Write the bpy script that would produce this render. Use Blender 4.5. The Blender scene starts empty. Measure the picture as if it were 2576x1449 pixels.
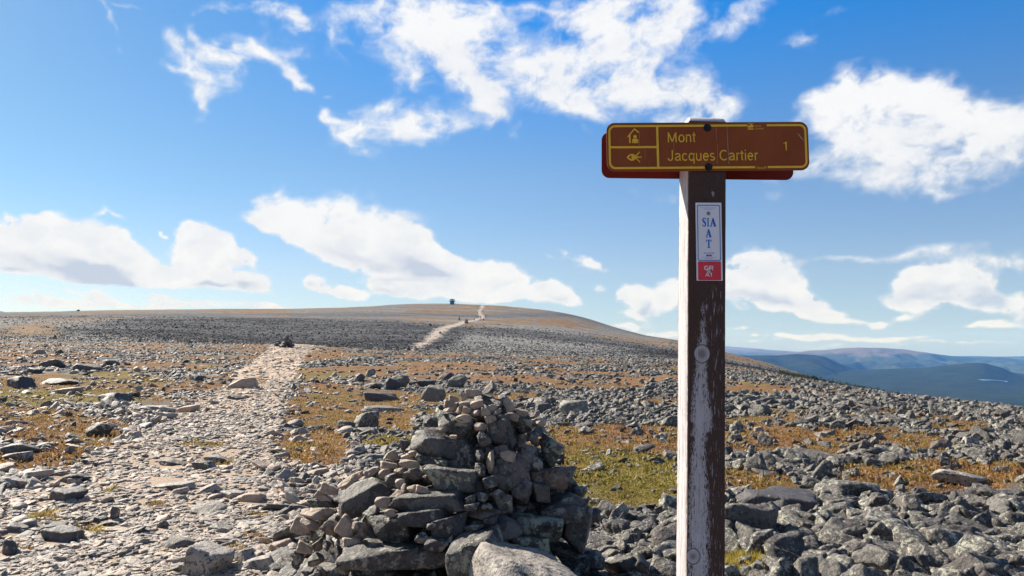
import bpy, bmesh, math, random
import numpy as np
from mathutils import Vector, Matrix, Euler

random.seed(7); RNG = np.random.default_rng(11)
C = bpy.context.scene.collection
F = 2576*28/36; TILT = math.radians(4.44); CX, CY = 1288.0, 724.5; CAMZ = 1.55
SUN_AZ, SUN_EL = math.radians(-52), math.radians(36)     # azimuth from +Y, negative = to the left

# ------------------------------------------------------------------ helpers
def ray(X, Y):
    a = (np.asarray(X, float)-CX)/F; b = -(np.asarray(Y, float)-CY)/F
    ct, st = math.cos(TILT), math.sin(TILT)
    return a, ct-b*st, st+b*ct
def slope(X, Y):
    a, y, z = ray(X, Y); return a/y, z/y
def project(x, y, z):
    ct, st = math.cos(TILT), math.sin(TILT); z = z-CAMZ
    dz = y*ct+z*st; up = -y*st+z*ct
    return CX+F*x/dz, CY-F*up/dz

def tag(o, label=None, cat=None, group=None, kind=None):
    if label: o['label'] = label
    if cat: o['category'] = cat
    if group: o['group'] = group
    if kind: o['kind'] = kind
    return o
def link(o, parent=None):
    C.objects.link(o)
    if parent is not None: o.parent = parent
    return o
def empty(name, loc, rot=(0,0,0)):
    o = bpy.data.objects.new(name, None); o.location = loc; o.rotation_euler = rot; o.empty_display_size = .2
    return link(o)
def np_mesh(name, V, Fc, mat=None, smooth=True, attrs=None, nper=None):
    """V (n,3), Fc (m,k) index array of faces of equal size k"""
    V = np.asarray(V, np.float32); Fc = np.asarray(Fc, np.int32)
    me = bpy.data.meshes.new(name); me.vertices.add(len(V)); me.vertices.foreach_set('co', V.ravel())
    if len(Fc):
        k = Fc.shape[1]; me.loops.add(Fc.size); me.loops.foreach_set('vertex_index', Fc.ravel())
        me.polygons.add(len(Fc)); me.polygons.foreach_set('loop_start', np.arange(0, Fc.size, k, dtype=np.int32))
        if smooth: me.polygons.foreach_set('use_smooth', np.ones(len(Fc), bool))
    if attrs:
        for n_, (t, d) in attrs.items():
            a = me.attributes.new(n_, t, 'POINT')
            a.data.foreach_set({'FLOAT':'value','INT':'value','FLOAT_VECTOR':'vector','FLOAT_COLOR':'color'}[t], np.asarray(d).ravel())
    me.update(calc_edges=True)
    if mat: me.materials.append(mat)
    return me
def np_obj(name, V, Fc, mat=None, parent=None, **k):
    return link(bpy.data.objects.new(name, np_mesh(name, V, Fc, mat, **k)), parent)
def bm_obj(name, bm, mat=None, parent=None, smooth=False):
    me = bpy.data.meshes.new(name); bmesh.ops.recalc_face_normals(bm, faces=bm.faces[:]); bm.to_mesh(me); bm.free()
    if smooth:
        for p in me.polygons: p.use_smooth = True
    if mat: me.materials.append(mat)
    return link(bpy.data.objects.new(name, me), parent)

# numpy gradient noise
def _h(ix, iy, seed):
    h = (ix.astype(np.int64)*374761393 + iy.astype(np.int64)*668265263 + seed*1274126177) & 0xffffffff
    h = ((h ^ (h >> 13))*1274126177) & 0xffffffff
    return ((h ^ (h >> 16)) & 0xffff)/65535.0
def vn(x, y, seed=0):
    x = np.asarray(x, float); y = np.asarray(y, float)
    ix, iy = np.floor(x), np.floor(y); fx, fy = x-ix, y-iy
    def g(dx, dy):
        a = _h(ix+dx, iy+dy, seed)*2*np.pi
        return np.cos(a)*(fx-dx)+np.sin(a)*(fy-dy)
    u = fx*fx*fx*(fx*(fx*6-15)+10); v = fy*fy*fy*(fy*(fy*6-15)+10)
    a = g(0,0)*(1-u)+g(1,0)*u; b = g(0,1)*(1-u)+g(1,1)*u
    return (a*(1-v)+b*v)*1.5
def fbm(x, y, o=4, seed=0, rough=.5):
    s = 0; a = 1; t = 0
    for i in range(o):
        s = s+a*vn(x*2**i+i*17.3, y*2**i-i*9.1, seed+i); t += a; a *= rough
    return s/t
def sstep(a, b, x):
    t = np.clip((x-a)/(b-a), 0, 1); return t*t*(3-2*t)

# ------------------------------------------------------------------ terrain height
TC = [-900,-300,0,400,730,880,1040,1170,1288,1450,1600,1700,1830,2000,2200,2400,2576,3000,3500]
TD = [8,15,30,60,90,130,200,320,500,700,1000,1400]
TT = {
 -900:[0,1078,960,890,860,845,830,805,792,785,795,810],
 -300:[0,1079,962,892,862,847,834,808,793,785,792,805],
 0:   [0,1080,965,895,866,850,838,812,795,786,790,800],
 400: [0,1080,965,898,872,858,842,815,793,780,782,800],
 730: [0,1083,968,897,869,872,864,830,798,779,780,800],
 880: [0,1085,973,901,880,876,862,832,799,779,774,795],
 1040:[0,1087,976,908,890,881,863,834,804,785,765,790],
 1170:[0,1087,978,912,894,883,868,840,810,790,765,795],
 1288:[0,1087,979,914,896,886,873,845,815,794,772,805],
 1450:[0,1087,981,919,902,893,882,858,832,812,794,830],
 1600:[0,1087,982,923,907,898,888,871,855,845,838,870],
 1700:[0,1087,983,927,911,903,894,880,864,856,862,890],
 1830:[0,1087,984,934,921,915,909,899,889,885,895,915],
 2000:[0,1087,987,948,940,937,934,930,929,940,965,1000],
 2200:[0,1088,994,977,974,975,978,985,1005,1035,1080,1150],
 2400:[0,1089,1010,992,994,1002,1015,1040,1080,1120,1180,1250],
 2576:[0,1091,1024,1010,1016,1028,1048,1080,1120,1180,1250,1350],
 3000:[0,1100,1055,1050,1065,1085,1110,1150,1200,1260,1340,1440],
 3500:[0,1110,1080,1090,1110,1130,1160,1200,1260,1330,1420,1520]}
_u = np.array([slope(c, 880)[0] for c in TC])
_q = np.zeros((len(TC), len(TD)+3))
for i, c in enumerate(TC):
    for j, (d, Y) in enumerate(zip(TD, TT[c])):
        if c >= 1830 and d >= 30: Y += (5 if c < 2000 else 12 if c < 2400 else 20)*(1 if d < 400 else .5)
        if Y: _q[i, j+2] = slope(c, Y)[1]+CAMZ/d
    _q[i, -1] = _q[i, -2]-.03
_ld = np.log(np.array([1., 3.]+TD+[2200.]))
def _cr(p0, p1, p2, p3, t):
    return .5*(2*p1+(p2-p0)*t+(2*p0-5*p1+4*p2-p3)*t*t+(3*p1-p0-3*p2+p3)*t**3)
def table(u, d):
    iu = np.interp(u, _u, np.arange(len(_u))); idd = np.interp(np.log(np.maximum(d, 1.)), _ld, np.arange(len(_ld)))
    a = np.clip(iu.astype(int), 0, len(_u)-2); b = np.clip(idd.astype(int), 0, len(_ld)-2)
    ta, tb = iu-a, idd-b
    A = [np.clip(a+k, 0, len(_u)-1) for k in (-1,0,1,2)]; B = [np.clip(b+k, 0, len(_ld)-1) for k in (-1,0,1,2)]
    rows = [_cr(*[_q[A[i], B[j]] for i in range(4)], ta) for j in range(4)]
    return _cr(*rows, tb)
def H0(x, y):
    x = np.asarray(x, float); y = np.asarray(y, float)
    r = np.hypot(x, y); w = sstep(.05, .45, y/np.maximum(r, .01))
    d = np.maximum(y, .35*r)
    d = np.maximum(d, .5)
    q = table(np.clip(x/d, -1.6, 1.6), d)
    return q*d*w + (1-w)*(-.03*r)
def H(x, y, micro=True):
    z = H0(x, y); r = np.hypot(x, y)
    z = z + .10*fbm(x*.35, y*.35, 3, 5)*sstep(2, 9, r) + .03*vn(x*1.6, y*1.6, 8) + .35*fbm(x*.05, y*.05, 3, 21)*sstep(20, 60, r)*(1-.6*sstep(60, 150, r))
    z = z + 1.2*fbm(x*.012, y*.012, 4, 31)*sstep(150, 500, r)
    return z
_marchd = np.exp(np.linspace(np.log(1.5), np.log(1500), 2500))
def hit(X, Y):
    a, s = slope(X, Y); z = CAMZ+s*_marchd; g = H(a*_marchd, _marchd)
    k = np.argmax(g >= z) if (g >= z).any() else len(_marchd)-1
    d = _marchd[k]; return np.array([a*d, d, H(a*d, d)])

# ------------------------------------------------------------------ ground cover masks (world positions)
def poly_px(pts):   # (Xleft, Xright, Y) rows on the ground -> (depth, xleft, xright)
    return pts
T1 = [(1900,-900,1150),(1700,-600,1000),(1449,-250,700),(1350,-100,712),(1250,40,712),(1150,215,705),(1100,330,700),(1050,400,715),(1000,500,735),(960,575,745),(930,590,750),(900,640,765),(880,665,790),(868,672,795),(855,690,760)]
T2 = [(885, 1023.6, 1042.4), (876, 1033.6, 1052.4), (862, 1057.3, 1084.7), (845, 1075.9, 1106.1), (830, 1094.6, 1128.4), (820, 1121.3, 1153.7), (812, 1154.2, 1175.8), (806, 1183.4, 1200.6), (803, 1199.2, 1215.8), (797, 1209.1, 1219.9), (790, 1204.7, 1213.3), (784, 1200.5, 1208.5), (778, 1207.4, 1214.6), (771, 1209.1, 1219.9), (766, 1210.2, 1221.8)]
_t1 = np.array(T1[::-1], float); _t2 = np.array(T2[::-1], float)
def px_of(x, y):
    return project(x, y, H0(x, y))
def trailmask(x, y):
    X, Y = px_of(x, y)
    wob = .55*fbm(x*.6, y*.6, 3, 77)
    r = np.hypot(x, y)
    m1 = np.interp(Y, _t1[:,0], _t1[:,1]); M1 = np.interp(Y, _t1[:,0], _t1[:,2])
    pxm = F/np.maximum(y, 1.)          # px per metre
    e1 = np.minimum(X-m1, M1-X)/pxm+wob*.6
    k1 = sstep(-.25, .3, e1)*(Y > 866)*(y < 100)
    m2 = np.interp(Y, _t2[:,0], _t2[:,1]); M2 = np.interp(Y, _t2[:,0], _t2[:,2])
    e2 = np.minimum(X-m2, M2-X)/pxm+3.5*fbm(x*.15, y*.08, 4, 79, .65)
    k2 = sstep(-1.6, 1.6, e2)*(y > 118)*(Y < 886)
    return np.where(y > 1, np.maximum(k1, k2), 0)
# vegetation patches: X, Y, rx, ry, strength, colour (0 orange, 1 olive/yellow-green, 2 brown)
VP = [(130,1002,160,16,1,.8),(60,1050,150,24,1,.2),(150,1085,160,36,1,.05),(230,1120,130,20,.8,.05),(50,1170,75,22,.9,0),
 (300,945,110,14,.6,.6),(130,905,150,10,.5,.1),(60,880,120,8,.5,.1),(330,920,90,8,.4,.2),(880,1038,175,42,1,.35),(870,1005,110,12,.8,.6),
 (770,1125,100,44,1,.1),(985,1112,70,16,1,.75),(800,1165,60,20,.6,.2),(810,945,60,10,.9,.6),(1600,1110,280,36,1,.15),(1560,1190,150,60,1,.9),(1580,1245,120,34,1,.95),
 (1470,1160,70,50,.8,.6),(1880,1060,160,14,.9,.4),(2000,1110,290,34,1,.15),(2250,1120,150,24,1,.3),(1880,1210,110,26,1,.3),(2300,1205,230,40,1,.15),(2480,1190,120,30,.9,.1),
 (2420,1075,90,10,.8,.1),(2260,1040,80,10,.8,.0),(1900,985,100,8,.9,.1),(1860,1420,70,34,1,.7),(1990,1449,60,20,.7,.4),(1500,975,160,8,.7,.1),(1300,950,160,7,.6,.1),(1640,1010,120,9,.7,.1),
 (520,1120,70,8,.7,.6),(600,1085,40,8,.5,.3),(640,950,30,10,.7,.2),(545,1160,60,14,.6,.3),(640,1290,60,10,.7,.3),(640,1345,40,12,.8,.2),(110,1300,60,14,.7,.2),(230,1320,60,14,.6,.2),(60,1370,60,14,.6,.1),
 (590,1400,30,34,.9,.3),(280,1240,40,10,.5,.5),(400,1270,40,9,.5,.4),(100,835,70,12,1,.9),(420,820,60,4,.8,.5),(330,1150,70,10,.5,.0),(130,1150,110,22,.7,0),(2150,945,90,5,.5,.2),(2390,1215,60,8,.6,.9),(1650,1195,60,24,.5,.9)]
def veg(x, y):
    X, Y = px_of(x, y); r = np.hypot(x, y)
    n = fbm(x*.55, y*.55, 4, 3, .6); nb = fbm(x*.09+3, y*.09, 4, 13, .6)
    m = np.zeros_like(x); c = np.zeros_like(x); w = np.full_like(x, 1e-6)
    for (a, b, rx, ry, s, k) in VP:
        g = s*np.exp(-(((X-a)/rx)**4+((Y-b)/ry)**4)*.8)
        m = np.maximum(m, g); c = c+g*k; w = w+g
    base = sstep(-.10, .16, nb*1.2+.35*n+.10*(1-sstep(500, 1100, X)))*.95*sstep(12, 26, r)
    base = base*(1-.25*sstep(1700, 2400, X))
    col = np.where(w > .05, c/w, .25+.5*vn(x*.2, y*.2, 44))
    m = np.where(y > 1, np.maximum(m, np.where(y < 13, 0, base)), .5)
    # far slopes: dark scree bands and brown bands of tundra
    sc = np.zeros_like(x)
    def band(pts_top, pts_bot):
        t = np.interp(X, *zip(*pts_top)); b = np.interp(X, *zip(*pts_bot))
        wob = 8*fbm(x*.012, y*.03, 4, 50, .6)+3*vn(x*.09, y*.09, 51)
        return sstep(-10, 12, Y-t+wob)*sstep(-10, 12, b-Y+wob)
    far = sstep(95, 130, y)
    d1 = band([(-900,806),(0,826),(150,822),(300,797),(600,793),(1000,803),(1150,822),(1170,836),(1172,860)], [(-900,835),(0,834),(200,842),(400,858),(700,880),(1100,880),(1170,850)])
    d2 = band([(1165,824),(1300,830),(1500,850),(1700,878),(1850,912),(2000,945)], [(1165,838),(1300,846),(1500,868),(1700,900),(1850,925),(2000,947)])
    d3 = band([(800,772),(870,766),(1000,763),(1160,767),(1200,790)], [(800,778),(900,783),(1100,780),(1200,782)])*.35
    d4 = band([(1440,786),(1500,797),(1640,840),(1720,850)], [(1440,800),(1500,812),(1640,852),(1720,862)])*.8
    d1 = d1*(.25+.75*sstep(40, 420, X+60*fbm(x*.02, y*.02, 3, 58)))*(.72+.28*sstep(-.2, .2, fbm(x*.02, y*.05, 4, 59, .6)))
    dark = np.clip(np.maximum.reduce([d1, d2, d3, d4]), 0, 1)*far
    grey = band([(1120,842),(1300,843),(1500,866),(1700,897),(1900,925)], [(1050,900),(1300,905),(1500,915),(1700,930),(1900,940)])*far*.8
    gl = band([(-900,800),(0,812),(60,818)], [(-900,900),(0,860),(60,850)])*far*.5
    patch = .75*sstep(-.22, .22, fbm(x*.012, y*.03, 5, 61, .65)+.10*n)+.25
    farveg = np.clip(1-dark*1.1-grey-gl, 0, 1)*patch
    m = m*(1-far)+np.maximum(farveg, sstep(816, 822, Y)*sstep(852, 846, Y)*sstep(240, 60, X+30*vn(x*.05, y*.05, 7))*m)*far
    col = np.where(far > .5, np.clip(.12+.5*fbm(x*.015, y*.03, 3, 71), 0, .6)+(Y > 822)*(X < 220)*.4, col)
    m = m*(1-.85*trailmask(x, y)*(1-np.clip(sum(np.exp(-(((X-a)/rx)**2+((Y-b)/ry)**2)) for a,b,rx,ry,s,k in VP[31:45]), 0, 1)))
    edge = sstep(.24, .56, m+.55*n+.18*fbm(x*2.2, y*2.2, 3, 15))
    m = np.where(far > .5, m, edge)
    return np.clip(m, 0, 1), np.clip(col, 0, 1), dark

# ------------------------------------------------------------------ materials
def NT(name):
    m = bpy.data.materials.new(name); m.use_nodes = True; nt = m.node_tree; nt.nodes.clear()
    out = nt.nodes.new('ShaderNodeOutputMaterial'); b = nt.nodes.new('ShaderNodeBsdfPrincipled')
    nt.links.new(b.outputs[0], out.inputs[0]); b.inputs['Specular IOR Level'].default_value = .25
    return m, nt, b
class G:
    """tiny node helper"""
    def __init__(s, nt): s.nt = nt
    def put(s, sock, v):
        if isinstance(v, bpy.types.NodeSocket): s.nt.links.new(v, sock)
        elif v is not None: sock.default_value = v
    def n(s, t, ins=None, **p):
        n = s.nt.nodes.new(t)
        for k, v in p.items(): setattr(n, k, v)
        for k, v in (ins or {}).items(): s.put(n.inputs[k], v)
        return n
    def math(s, op, a, b=None, c=None, clamp=False):
        n = s.nt.nodes.new('ShaderNodeMath'); n.operation = op; n.use_clamp = clamp
        for i, v in enumerate((a, b, c)):
            if v is not None: s.put(n.inputs[i], v)
        return n.outputs[0]
    def vmath(s, op, a, b=None, scale=None):
        n = s.nt.nodes.new('ShaderNodeVectorMath'); n.operation = op
        s.put(n.inputs[0], a)
        if b is not None: s.put(n.inputs[1], b)
        if scale is not None: s.put(n.inputs[3], scale)
        return n.outputs[1] if op in ('DOT_PRODUCT', 'LENGTH') else n.outputs[0]
    def noise(s, vec, scale, detail=4, rough=.55, dist=0, out=0):
        n = s.n('ShaderNodeTexNoise', {'Vector': vec, 'Scale': scale, 'Detail': detail, 'Roughness': rough, 'Distortion': dist}); return n.outputs[out]
    def ramp(s, f, stops, interp='LINEAR'):
        n = s.nt.nodes.new('ShaderNodeValToRGB'); e = n.color_ramp.elements; n.color_ramp.interpolation = interp
        while len(e) < len(stops): e.new(.5)
        for i, (p, c) in enumerate(stops):
            e[i].position = p; e[i].color = (c, c, c, 1) if isinstance(c, (int, float)) else (*c, 1)
        s.put(n.inputs[0], f); return n.outputs[0]
    def mix(s, f, a, b, mode='MIX'):
        n = s.nt.nodes.new('ShaderNodeMix'); n.data_type = 'RGBA'; n.blend_type = mode
        s.put(n.inputs[0], f)
        for i, v in ((6, a), (7, b)):
            if isinstance(v, tuple) and len(v) == 3: v = (*v, 1)
            s.put(n.inputs[i], v)
        return n.outputs[2]
    def attr(s, name, out=2):
        n = s.nt.nodes.new('ShaderNodeAttribute'); n.attribute_name = name; return n.outputs[out]
    def sstep(s, v, a, b):
        n = s.n('ShaderNodeMapRange', {0: v, 1: a, 2: b}, interpolation_type='SMOOTHSTEP'); return n.outputs[0]
    def bump(s, h, strength, dist, normal=None):
        n = s.n('ShaderNodeBump', {'Height': h, 'Strength': strength, 'Distance': dist})
        if normal: s.put(n.inputs['Normal'], normal)
        return n.outputs[0]

def rock_mat(name, stops, lichen, black, lich_col=(.40,.44,.34), big=1.):
    m, nt, b = NT(name); g = G(nt)
    pos = g.n('ShaderNodeNewGeometry').outputs['Position']; rnd = g.n('ShaderNodeObjectInfo').outputs['Random']
    shift = g.n('ShaderNodeCombineXYZ', {0: g.math('MULTIPLY', rnd, 37.0), 1: g.math('MULTIPLY', rnd, 71.0)}).outputs[0]
    p = g.vmath('ADD', pos, shift)
    base = g.ramp(rnd, stops)
    n1 = g.noise(p, 7, 6, .65); n2 = g.noise(p, 60, 4, .7)
    base = g.mix(g.ramp(n1, [(.3, 0), (.75, 1)]), g.mix(1, base, (.62,.6,.6), 'MULTIPLY'), g.mix(1, base, (1.25,1.2,1.15), 'MULTIPLY'))
    base = g.mix(g.math('MULTIPLY', g.ramp(n2, [(.35, 1), (.62, 0)]), .45), base, g.mix(1, base, (.35,.34,.35), 'MULTIPLY'))
    # pale crustose lichen
    ln = g.noise(p, 11*big, 7, .75, .3); r2 = g.math('FRACT', g.math('MULTIPLY', rnd, 7.77))
    lm = g.sstep(g.math('ADD', ln, g.math('MULTIPLY', g.math('SUBTRACT', r2, .5), .12)), .64-lichen*.16, .68-lichen*.14)
    lcol = g.mix(g.noise(p, 3, 2), lich_col, tuple(c*f for c, f in zip(lich_col, (1.15, 1.0, 1.15))))
    base = g.mix(g.math('MULTIPLY', lm, .75), base, lcol)
    bn = g.noise(g.vmath('ADD', p, (5.3, 1.1, 9.)), 17*big, 6, .72, .2)
    bm_ = g.sstep(bn, .66-black*.16, .70-black*.15)
    base = g.mix(g.math('MULTIPLY', bm_, .85), base, (.035,.032,.034))
    nt.links.new(base, b.inputs['Base Color']); b.inputs['Roughness'].default_value = .62; b.inputs['Specular IOR Level'].default_value = .5
    h = g.math('ADD', g.math('MULTIPLY', n1, 1.0), g.math('MULTIPLY', n2, .18))
    h = g.math('ADD', h, g.math('MULTIPLY', ln, .3))
    nt.links.new(g.bump(h, .9, .045), b.inputs['Normal'])
    return m
M = {}
M['trail'] = rock_mat('pale_flagstone', [(0,(.58,.45,.36)),(.3,(.49,.43,.37)),(.6,(.37,.335,.30)),(.85,(.58,.51,.43)),(1,(.24,.21,.20))], .0, .0)
M['lichen'] = rock_mat('lichen_rock', [(0,(.10,.09,.082)),(.4,(.15,.14,.127)),(.7,(.20,.187,.165)),(1,(.12,.096,.088))], .66, .98, (.45,.47,.35), 1.7)
M['mid'] = rock_mat('grey_rock', [(0,(.09,.083,.077)),(.4,(.15,.14,.128)),(.7,(.23,.212,.185)),(1,(.13,.11,.10))], .5, .5, (.45,.46,.37))
M['scree'] = rock_mat('scree_rock', [(0,(.034,.036,.044)),(.5,(.052,.054,.064)),(1,(.10,.10,.105))], .1, .3)
M['cairn'] = rock_mat('cairn_rock', [(0,(.16,.135,.118)),(.3,(.085,.078,.078)),(.6,(.20,.168,.148)),(.85,(.11,.098,.097)),(1,(.26,.18,.13))], .62, .85, (.30,.30,.24), 1.3)
M['cairn_lichen'] = rock_mat('cairn_lichen_rock', [(0,(.10,.096,.093)),(.5,(.14,.132,.125)),(1,(.17,.155,.14))], .62, 1.0, (.38,.41,.28), .55)
M['tan'] = rock_mat('tan_rock', [(0,(.55,.42,.31)),(.5,(.42,.33,.27)),(1,(.60,.47,.35))], .1, .1)
M['slab'] = rock_mat('pale_slab_rock', [(0,(.43,.395,.36)),(1,(.40,.365,.34))], .5, .8, big=1.6)
M['dark'] = rock_mat('dark_rock', [(0,(.09,.085,.09)),(1,(.14,.13,.13))], .3, .5)

M['scree'].node_tree.nodes['Principled BSDF'].inputs['Specular IOR Level'].default_value = .08; M['scree'].node_tree.nodes['Principled BSDF'].inputs['Roughness'].default_value = .9
def ground_mat():
    m, nt, b = NT('tundra_ground'); g = G(nt)
    pos = g.n('ShaderNodeNewGeometry').outputs['Position']
    v, c, d, t = (g.attr(k) for k in ('veg', 'vcol', 'dark', 'trail'))
    fine = g.noise(pos, 26, 5, .7); med = g.noise(pos, 3.2, 5, .65); big = g.noise(pos, .35, 5, .6); huge = g.noise(pos, .05, 6, .65)
    orange = g.ramp(fine, [(.25,(.07,.035,.02)),(.45,(.17,.09,.045)),(.62,(.29,.17,.075)),(.8,(.40,.29,.16))])
    olive = g.ramp(fine, [(.25,(.06,.045,.012)),(.45,(.15,.115,.03)),(.62,(.24,.185,.05)),(.8,(.36,.27,.08))])
    brown = g.ramp(fine, [(.25,(.07,.04,.03)),(.5,(.17,.105,.07)),(.8,(.28,.19,.13))])
    vc = g.mix(g.sstep(g.math('ADD', c, g.math('MULTIPLY', g.math('SUBTRACT', med, .5), 1.3)), .35, .7), orange, olive)
    vc = g.mix(g.sstep(big, .5, .66), vc, brown)
    # bare stony ground between the stones
    soil = g.ramp(g.noise(pos, 34, 6, .75), [(.3,(.05,.045,.04)),(.5,(.14,.12,.10)),(.7,(.26,.23,.20))])
    tsoil = g.ramp(g.noise(pos, 30, 6, .75), [(.3,(.28,.20,.145)),(.5,(.50,.38,.29)),(.7,(.62,.51,.40))])
    # distant stone fields: cells of stone
    vor = g.n('ShaderNodeTexVoronoi', {'Vector': pos, 'Scale': 1.1}); cell = g.n('ShaderNodeSeparateColor', {0: vor.outputs['Color']}).outputs[0]
    st = g.ramp(cell, [(0,(.10,.10,.105)),(.5,(.19,.19,.19)),(1,(.33,.32,.30))])
    dk = g.ramp(cell, [(0,(.025,.027,.034)),(.5,(.045,.047,.056)),(1,(.09,.09,.10))])
    dist = g.sstep(g.vmath('LENGTH', pos), 18, 60)
    soil = g.mix(dist, soil, st)
    soil = g.mix(g.math('MULTIPLY', d, .95), soil, dk)
    # stones peeping through far tundra
    sp = g.math('MULTIPLY', g.math('GREATER_THAN', cell, .72), g.math('MULTIPLY', g.sstep(g.vmath('LENGTH', pos), 60, 130), .35))
    vc = g.mix(g.sstep(g.vmath('LENGTH', pos), 80, 250), vc, g.mix(.6, vc, (.21,.125,.06)))
    vc = g.mix(sp, vc, st)
    vc = g.mix(g.math('MULTIPLY', g.sstep(g.vmath('LENGTH', pos), 90, 200), g.sstep(huge, .52, .64)), vc, g.mix(.35, vc, (.10,.09,.085)))
    blot_ = g.noise(pos, .16, 7, .72)
    vc = g.mix(g.math('MULTIPLY', g.sstep(g.vmath('LENGTH', pos), 120, 260), g.sstep(blot_, .50, .60)), vc, g.mix(.7, vc, (.075,.07,.07)))
    mk = g.sstep(g.math('ADD', v, g.math('MULTIPLY', g.math('SUBTRACT', med, .5), .5)), .35, .6)
    col = g.mix(mk, soil, vc)
    tsoil = g.mix(g.sstep(g.vmath('LENGTH', pos), 60, 130), tsoil, (.46,.385,.33))
    col = g.mix(g.math('MULTIPLY', t, .9), col, g.mix(g.math('MULTIPLY', mk, .9), tsoil, vc))
    # krummholz shade of green ground where the slope falls to the forest
    gr = g.attr('green'); col = g.mix(gr, col, (.035,.045,.02))
    nt.links.new(col, b.inputs['Base Color']); b.inputs['Roughness'].default_value = .95; b.inputs['Specular IOR Level'].default_value = .1
    h = g.math('ADD', g.math('MULTIPLY', fine, .5), g.math('MULTIPLY', med, .6))
    n1 = g.bump(h, .9, .06)
    h2 = g.math('MULTIPLY', vor.outputs['Distance'], g.math('SUBTRACT', 1.0, g.math('MULTIPLY', v, .7)))
    n2 = g.bump(g.math('SUBTRACT', 1.0, h2), g.math('MULTIPLY', dist, .9), .6, n1)
    nt.links.new(n2, b.inputs['Normal'])
    return m

def simple(name, col, rough=.6, bumps=None, var=.15, scale=20, metal=0, spec=.3):
    m, nt, b = NT(name); g = G(nt); tc = g.n('ShaderNodeTexCoord').outputs['Object']
    n_ = g.noise(tc, scale, 5, .6)
    nt.links.new(g.mix(g.ramp(n_, [(.3, 0), (.7, 1)]), tuple(c*(1-var) for c in col), tuple(min(1, c*(1+var)) for c in col)), b.inputs['Base Color'])
    b.inputs['Roughness'].default_value = rough; b.inputs['Metallic'].default_value = metal; b.inputs['Specular IOR Level'].default_value = spec
    if bumps: nt.links.new(g.bump(n_, bumps[0], bumps[1]), b.inputs['Normal'])
    return m

def grid_faces(na, nr, wrap=False):
    i = np.arange(na if wrap else na-1)[:, None]; j = np.arange(nr-1)[None, :]
    a = (i*nr+j); b = (((i+1) % na)*nr+j)
    return np.stack([a+0*j, a+1, b+1, b+0*j], -1).reshape(-1, 4)[:, ::1]

# ------------------------------------------------------------------ terrain mesh
def polar_grid(az, rr):
    A, R = np.meshgrid(az, rr, indexing='ij'); return R*np.sin(A), R*np.cos(A)
az = np.concatenate([np.radians(np.linspace(-38, 38, 760)), np.radians(np.linspace(38, 322, 120))[1:-1]])
rr = np.exp(np.linspace(np.log(.6), np.log(1900), 620))
x, y = polar_grid(az, rr)
z = H(x, y)
v_, c_, d_ = veg(x, y); t_ = trailmask(x, y)
Xp, Yp = px_of(x, y)
green = sstep(1940, 2040, Xp)*sstep(0, 8, Yp-(928+(Xp-1960)*.20)+6*vn(x*.04, y*.04, 9))*sstep(70, 120, y)*(y > 0)
green = np.maximum(green, sstep(1900, 2300, Xp)*(y > 230))
V = np.stack([x, y, z], -1).reshape(-1, 3)
ctr = len(V); V = np.vstack([V, [[0, 0, float(H(np.array(0.), np.array(0.)))]]])
def fl(a): return np.append(a.ravel(), 0).astype(np.float32)
ground = np_obj('ground', V, grid_faces(len(az), len(rr), True)[:, ::-1], ground_mat(), attrs={
    'veg': ('FLOAT', fl(v_)), 'vcol': ('FLOAT', fl(c_)), 'dark': ('FLOAT', fl(d_)), 'trail': ('FLOAT', fl(t_)), 'green': ('FLOAT', fl(green))})
tag(ground, kind='structure')

# ------------------------------------------------------------------ valley, ridges, lake
def land_mat(name, lo, hi, top=None, zt=None, scale=.004):
    m, nt, b = NT(name); g = G(nt); pos = g.n('ShaderNodeNewGeometry').outputs['Position']
    n_ = g.noise(pos, scale, 8, .65); n2 = g.noise(pos, scale*8, 5, .7)
    col = g.mix(g.ramp(g.math('ADD', g.math('MULTIPLY', n_, .6), g.math('MULTIPLY', n2, .4)), [(.38, 0), (.62, 1)]), lo, hi)
    if top:
        zz = g.n('ShaderNodeSeparateXYZ', {0: pos}).outputs[2]
        f_ = g.sstep(g.math('ADD', zz, g.math('MULTIPLY', g.math('SUBTRACT', n_, .5), (zt[1]-zt[0])*2.2)), zt[0], zt[1])
        col = g.mix(f_, col, top)
    nt.links.new(col, b.inputs['Base Color']); b.inputs['Roughness'].default_value = 1; b.inputs['Specular IOR Level'].default_value = 0
    return m
def ridge(name, dc, pts, mat, front, back, zlow, relief, seed, Xr=(-1200, 4200), n=360, prof=1.3):
    X = np.linspace(*Xr, n); Yc = np.interp(X, *zip(*pts)) + 1.2*fbm(X*.02, X*0, 4, seed)
    u, s = slope(X, Yc); zc = CAMZ+s*dc
    t = np.concatenate([np.linspace(-1, 0, 50), np.linspace(0, 1, 14)[1:]])
    U, T = np.meshgrid(u, t, indexing='ij'); ZC = np.repeat(zc[:, None], len(t), 1)
    D = dc+np.where(T < 0, T*front, T*back)
    fall = np.abs(T)**prof
    x = U*D; y = D
    k = 1/(front*.35)
    gul = np.abs(fbm(x*k*2.2, y*k*.9, 5, seed+5, .55))*2
    z = ZC+(zlow-ZC)*fall - relief*gul*sstep(0, .25, np.abs(T))*(1-sstep(.75, 1, np.abs(T)))
    return tag(np_obj(name, np.stack([x, y, z], -1).reshape(-1, 3), grid_faces(n, len(t))[:, ::-1], mat), kind='structure')
forest = land_mat('forest_floor', (.012,.022,.010), (.040,.050,.024), scale=.004)
mtn = land_mat('mountain_ground', (.025,.04,.02), (.06,.075,.04), (.14,.12,.105), (-170, -10), scale=.0012)
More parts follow.
